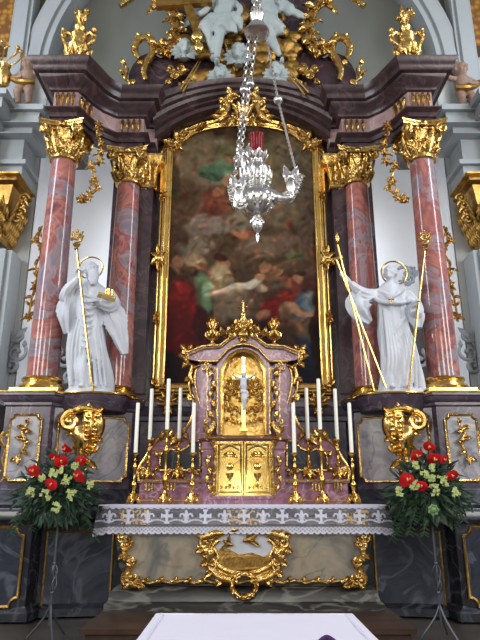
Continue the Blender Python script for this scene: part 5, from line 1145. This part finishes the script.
for (p, q, d) in arms:
    a = LL(*p, d); b = LL(*q, d); sg = -1 if p[0] < 257 else 1; root = Vector((cx+sg*.09, YL+d*.5, Z(192)))
    mb = MB(); mb.tube(catmull([root, (root+a)/2+Vector((0,-.02,-.06)), a, b],6), [.045,.05,.045,.04,.02], 10)
    for k in range(6): qd = k/5; v = a.lerp(b, qd); mb.leaf(v, v+Vector((sg*.07,-.03,.02-.05*qd)), .05, .02, 2); mb.ball(v+Vector((-sg*.02,-.02,0)), .026-.002*k, seg=8)
    mb.scroll((a.x-sg*.03, a.z-.02), .05, a.y-.03, 0, 1.1, .016, sg); part('arm', mb, 'silver', t)
    # small winged bust on each arm
    mb = MB(); h_ = a.lerp(b,.45)+Vector((-sg*.03,-.03,.04)); mb.tube([h_+Vector((0,0,-.14)), h_+Vector((0,0,-.08)), h_+Vector((0,0,-.02))], [.02,.045,.036], 10); mb.ball(h_+Vector((0,-.005,.035)), .034, (.9,1,1.1), 10)
    mb.leaf(h_+Vector((0,.02,-.03)), h_+Vector((sg*.07,.03,.17)), .10, .015, 3); mb.leaf(h_+Vector((0,.02,-.03)), h_+Vector((-sg*.05,.03,.18)), .09, .015, 3); part('angel_bust', mb, 'silver', t)
top = LL(257, 30)
def chain(a, b, r, nm='chain', sz=.022):
    mb = MB(); L_ = (b-a).length; n = max(4, int(L_/(sz*1.45))); d = (b-a)/n; dn = d.normalized(); u = dn.cross(Vector((0,1,0))).normalized(); w = dn.cross(u)
    for k in range(n):
        c = a+d*(k+.5); v_ = u if k % 2 else w; pts_ = [c+dn*math.cos(2*PI*j/10)*sz+v_*math.sin(2*PI*j/10)*sz*.6 for j in range(10)]; mb.tube(pts_, r, 5, 1, True)
    part(nm, mb, 'silver', t)
for (p, q, d), xm, ym in zip(arms, (244, 250, 278), (90, 84, 100)):
    b = LL(*q, d); m_ = LL(xm, ym, d*.6); u_ = LL({244:249,250:256,278:266}[xm], 36, d*.3); chain(b, m_, .0055, 'chain', .026 if xm < 260 else .014); chain(m_, u_, .0055, 'chain', .03 if xm < 260 else .016)
    mb = MB(); mb.ball(m_, .042, seg=14); mb.lathe([(.03,-.004),(.045,0),(.03,.004)], m_, 14); part('ball', mb, 'silver', t)
mb = MB(); mb.lathe([(.08,-.02),(.11,-.04),(.122,-.035),(.118,-.015),(.10,.01),(.085,.04),(.075,.06),(.04,.08),(.06,.12),(.07,.17),(.04,.22),(.015,.26)], top, 28); part('canopy', mb, 'silver', t)
chain(top+Vector((0,0,.1)), top+Vector((-.0,0,2.6)), .009, 'suspension_chain', .04); 
for dx in (-.035, .035): chain(top+Vector((dx,0,.06)), top+Vector((dx*.4,0,.7)), .008, 'suspension_chain', .035)
# ================================================================== FLOWERS
def arrangement(s, reds, creams, cxp, top_, bot, label, pole, lab2, hosta):
    YS = 6.12; P = lambda x, y, d=0: at(x, y, YS+d); base = P(cxp, 515)
    st = thing('flower_stand', lab2, 'flower stand', (P(pole[1], 640).x, YS, .5)); 
    a = P(cxp, 522); f = Vector((P(pole[1], 632).x, YS, .5)); a.x = P(pole[0], 522).x; x0 = a.x
    f.x = x0+(f.x-x0)*.25
    mb = MB(); mb.tube([Vector((x0,YS,a.z)), Vector((x0,YS,.62))], .013, 8); part('pole', mb, 'iron', st)
    zk = P(0, 578).z; 
    mb = MB()
    for k in range(4): an = PI/2*k; mb.tube(catmull([Vector((x0,YS,zk-.13)), Vector((x0+.035*math.cos(an),YS+.035*math.sin(an),zk-.06)), Vector((x0+.035*math.cos(an+1.4),YS+.035*math.sin(an+1.4),zk+.06)), Vector((x0,YS,zk+.13))],6), .007, 6)
    mb.ball((x0,YS,zk-.13), .02, seg=8); mb.ball((x0,YS,zk+.13), .02, seg=8); part('twisted_basket', mb, 'iron', st)
    for k in range(3):
        an = -PI/2+2*PI*k/3+.5; mb = MB(); mb.tube(catmull([Vector((x0,YS,.80)), Vector((x0+.06*math.cos(an),YS+.06*math.sin(an),.68)), Vector((x0+.2*math.cos(an),YS+.2*math.sin(an),.512))],5), .01, 6); part('leg', mb, 'iron', st)
    mb = MB(); mb.lathe([(.05,a.z-.03),(.11,a.z),(.12,a.z+.05),(.1,a.z+.06)], (x0,YS,0), 18); part('bowl', mb, 'iron', st)
    t = thing('flower_arrangement', label, 'flowers', (x0, YS, a.z+.03))
    R = random.Random(40+s); mb = MB(); cz = P(0,488).z
    ctr = Vector((P(cxp,488).x, YS, cz-.05))
    for k in range(760):
        th = R.uniform(0, 2*PI); ph = math.acos(R.uniform(-.9, 1)); q = R.uniform(.35, 1)
        d = Vector((math.sin(ph)*math.cos(th), math.sin(ph)*math.sin(th), math.cos(ph))); ext = Vector((.40, .26, .40 if d.z > 0 else .30))
        b_ = ctr+Vector((d.x*ext.x, d.y*ext.y, d.z*ext.z))*q; b_.x *= 1
        if d.z > .3: b_.x = ctr.x+(b_.x-ctr.x)*(1-.45*d.z)
        dd = (d+Vector((R.uniform(-.6,.6), R.uniform(-.6,.6), R.uniform(-.9,.3)))).normalized()
        mb.leaf(b_, b_+dd*R.uniform(.06,.15), R.uniform(.012,.045), .006, 1, Vector((R.uniform(-.5,.5),-1,R.uniform(-.2,.6))).normalized(), -.3)
    o = part('foliage', mb, 'green', t); o['kind'] = 'stuff'
    for k in range(9):      # long drooping fronds
        an = R.uniform(0, 2*PI); e = ctr+Vector((math.cos(an)*.42, math.sin(an)*.25-.02, -.22-R.uniform(0,.22))); mb = MB(); pth = catmull([ctr+Vector((0,0,-.1)), (ctr+e)/2+Vector((0,0,.1)), e],8); mb.tube(pth, .004, 5)
        for i in range(3, len(pth)):
            for g in (-1,1): mb.leaf(pth[i], pth[i]+Vector((g*.05,-.01,-.035)), .016, .004, 1)
        part('frond', mb, 'green', t)
    for k in range(5):
        an = -PI*.15-PI*.7*k/4; e = ctr+Vector((math.cos(an)*.22, math.sin(an)*.2, -.3)); mb = MB(); mb.leaf(ctr+Vector((0,-.05,-.12)), e, .12, .012, 1, Vector((0,-1,.3)), -.1); part('broad_leaf', mb, 'green', t)
    for (x, y, sz) in reds:
        c = P(x, y, -.30+.0*R.random()); w = sz; mb = MB(); yaw = R.uniform(-.6,.6); til = R.uniform(-.2,.45); L = []
        n = 28; cen = []
        for i in range(n):
            a_ = 2*PI*i/n; r = (.055+.018*math.cos(a_)**3*0-.02*math.exp(-((a_-PI/2)/.35)**2))*(1+.35*math.exp(-((a_-3*PI/2)/.5)**2)); L.append(Vector((r*1.1*math.cos(a_), -.012*math.cos(2*a_), r*math.sin(a_))))
        vs = [Vector((0,-.0,0))]+L+[v*.5+Vector((0,.012,0)) for v in L]+[Vector((0,.016,0))]; fs = []
        for i in range(n): j = (i+1)%n; fs += [(1+i,1+j,0), (1+i,1+j,1+n+j,1+n+i), (1+n+i,1+n+j,2*n+1)]
        mb.add(vs, fs); Rm = Matrix.Translation(c) @ Matrix.Rotation(yaw,4,'Z') @ Matrix.Rotation(til+.5,4,'X') @ Matrix.Rotation(R.uniform(-.7,.7),4,'Y') @ Matrix.Scale(w,4)
        mb.xf(Rm); an_ = part('anthurium', mb, 'red', t)
        mb = MB(); mb.tube([(0,-.005,.01),(0,-.03,-.0),(.005,-.05,.03)], [.006,.007,.005], 7); mb.xf(Rm); part('spadix', mb, 'spadix', an_)
        mb = MB(); mb.tube([c+Vector((0,.01,0)), (c+ctr)/2+Vector((0,.02,.03)), ctr], .005, 5); part('stem', mb, 'green', an_)
    for (x, y, sz) in creams:
        c = P(x, y, -.29); mb = MB()
        for k in range(12):
            o_ = Vector((R.uniform(-1,1), R.uniform(-.5,.4), R.uniform(-1,1)))*.04*sz
            for j in range(4): a_ = PI/2*j+R.uniform(0,1); mb.leaf(c+o_, c+o_+Vector((math.cos(a_)*.022,-.012,math.sin(a_)*.022)), .018, .005, 1)
            mb.ball(c+o_, .009, seg=6)
        part('cream_blossom', mb, 'cream', t)
    if hosta:
        mb = MB(); c = P(*hosta, -.34); 
        for k in range(7): a_ = 2*PI*k/7; mb.leaf(c+Vector((math.cos(a_)*.02,.02,math.sin(a_)*.02)), c+Vector((math.cos(a_)*.055,-.02,math.sin(a_)*.055)), .06, .015, 1)
        mb.ball(c+Vector((0,-.01,0)), .03, seg=10); part('pale_green_rosette', mb, 'lgreen', t)
arrangement(-1, [(66,448,.9),(55,457,1),(61,461,1.1),(34,470,1.1),(81,460,.85),(79,475,1.15),(51.5,484,1.05)], [(54,473,.8),(66.5,479,1),(45,496,1.2),(30,492,.8),(71,495,1),(57,507,1),(90,485,.7),(75,466,.6),(43,478,.6),(61,470,.6)], 58, 445, 525, 'left flower arrangement of red anthuriums and cream blossoms in front of the pedestal', (58, 53), 'left wrought iron flower stand with tripod foot', None)
arrangement(1, [(429,446,.95),(416,455,1.1),(434,458,1.15),(444,459,.8),(406.5,479,1.2),(452,475,1.0),(421.6,485.5,.95)], [(435,490,1.1),(414,485,1),(415,465,.7),(433,468,.7),(443,481,1),(431,478,.8),(398,492,.9),(456,492,.8),(424,474,.7)], 428, 445, 525, 'right flower arrangement of red anthuriums with a pale green rosette', (432, 437), 'right wrought iron flower stand with tripod foot', (433,510))
# ================================================================== FOREGROUND TABLE
t = thing('front_altar_table', 'table under a plain white cloth in the foreground', 'table', (.04, 3.2, 0))
mb = MB(); mb.box(-.5,.6,2.5,3.86,1.03,1.085); part('tabletop', mb, 'wood', t, smooth=False)
for x in (-.42,.5):
    for y in (2.6,3.76): mb = MB(); mb.box(x-.04,x+.04,y-.04,y+.04,0,1.03); part('leg', mb, 'wood', t, smooth=False)
mb = MB(); zc = 1.096; NXc, NYc = 40, 44; X0, X1, Ya0, Ya1 = -.545, .635, 2.45, 3.90
def zt(x, y): return zc+.0025*noise.noise(Vector((x*3,y*3,1)))+.002*noise.noise(Vector((x*11,y*7,1)))
vs = [(X0+(X1-X0)*i/NXc, Ya0+(Ya1-Ya0)*j/NYc, zt(i*.05, j*.05)) for i in range(NXc+1) for j in range(NYc+1)]
mb.add(vs, [(i*(NYc+1)+j, (i+1)*(NYc+1)+j, (i+1)*(NYc+1)+j+1, i*(NYc+1)+j+1) for i in range(NXc) for j in range(NYc)])
per = [(X0+(X1-X0)*i/60, Ya1) for i in range(61)]+[(X1, Ya1-(Ya1-Ya0)*i/60) for i in range(1,61)]+[(X1-(X1-X0)*i/60, Ya0) for i in range(1,61)]+[(X0, Ya0+(Ya1-Ya0)*i/60) for i in range(1,60)]
n = len(per); vs = []
for j in range(9):
    for i, (x, y) in enumerate(per):
        q = j/8; dx = (1 if x > X1-.01 else -1 if x < X0+.01 else 0); dy = (1 if y > Ya1-.01 else -1 if y < Ya0+.01 else 0); w = .012*q+.02*q*math.sin(i*.55)+.004
        vs.append((x+dx*w*min(1,j), y+dy*w*min(1,j), zc-.30*q))
mb.add(vs, [(j*n+i, j*n+(i+1)%n, (j+1)*n+(i+1)%n, (j+1)*n+i) for j in range(8) for i in range(n)])
cl = single('tablecloth', mb, 'linen', 'plain white cloth covering the foreground table', 'tablecloth')
for nm, pts_ in (('hem', [(X0+.05,2.5),(X0+.05,Ya1-.04),(X1-.05,Ya1-.04),(X1-.05,2.5)]),):
    mb = MB(); mb.tube([(p[0],p[1],zc+.003) for p in pts_], .0035, 5); part(nm, mb, 'linen', cl)
mb = MB(); c = at(326, 655, 3.0); c.z = zc
for k in range(3): mb.ball((c.x+.0+.01*k, c.y-.01*k, zc+.012+.012*k), .042-.008*k, (1.2,1.1,.28), 14)
mb.tube(catmull([(c.x-.03,c.y,zc+.03),(c.x+.01,c.y+.03,zc+.045),(c.x+.045,c.y-.0,zc+.03)],5), .012, 7); single('folded_stole', mb, 'purple', 'small purple cloth bundle at the bottom edge of the foreground tablecloth', 'cloth')
# ================================================================== LIGHT
def area(name, loc, target, w, h, power, col):
    l = bpy.data.lights.new(name, 'AREA'); l.shape = 'RECTANGLE'; l.size = w; l.size_y = h; l.energy = power; l.color = col
    o = bpy.data.objects.new(name, l); C.objects.link(o); o.location = loc; d = Vector(target)-Vector(loc); o.rotation_euler = d.to_track_quat('-Z', 'Y').to_euler(); return o
area('chancel_window_light_left', (-6.2, 4.2, 7.4), (-1, 8.2, 4.6), .9, 7.0, 350, (.86,.92,1))
area('chancel_window_light_right', (6.2, 4.2, 7.4), (1, 8.2, 4.6), .9, 7.0, 350, (.88,.93,1))
area('nave_window_light_left', (-6.5, -2.5, 5.8), (0, 7, 3.4), 1.6, 3.4, 320, (1,.96,.9))
area('nave_window_light_right', (6.5, -2.5, 5.8), (0, 7, 3.4), 1.6, 3.4, 320, (1,.96,.9))
area('gallery_window_light', (0, -9, 6.5), (0, 7, 3.0), 3.0, 3.0, 420, (1,.97,.92))
for k in (-1, 1): area('apse_fill_light_'+('left' if k < 0 else 'right'), (k*1.35, 9.0, 4.6), (k*3.2, 9.35, 4.4), .5, 4.2, 28, (.93,.96,1))  # added area lights, hidden behind the retable, to brighten the apse wall
fl = bpy.data.lights.new('camera_flash', 'POINT'); fl.energy = 28; fl.shadow_soft_size = .05; fl.color = (1, .98, .93); fo_ = bpy.data.objects.new('camera_flash', fl); C.objects.link(fo_); fo_.location = (-.04, -.02, 2.0)
w = bpy.data.worlds.new('world'); bpy.context.scene.world = w; w.use_nodes = True; nt = w.node_tree; bg = nt.nodes['Background']
tc = nt.nodes.new('ShaderNodeTexCoord'); sp = nt.nodes.new('ShaderNodeSeparateXYZ'); nt.links.new(tc.outputs['Generated'], sp.inputs[0])
mr = nt.nodes.new('ShaderNodeMapRange'); mr.inputs['From Min'].default_value = -1; nt.links.new(sp.outputs['Z'], mr.inputs['Value'])
nt.links.new(ramp(nt, mr.outputs['Result'], [(.3,(70,60,52)), (.5,(120,116,110)), (.62,(196,196,196)), (.9,(150,154,160))]), bg.inputs['Color']); bg.inputs['Strength'].default_value = .8
sc = bpy.context.scene; sc.view_settings.view_transform = 'Standard'; sc.view_settings.look = 'None'; sc.view_settings.gamma = 1; sc.view_settings.use_curve_mapping = False
sc.view_settings.exposure = 0.0
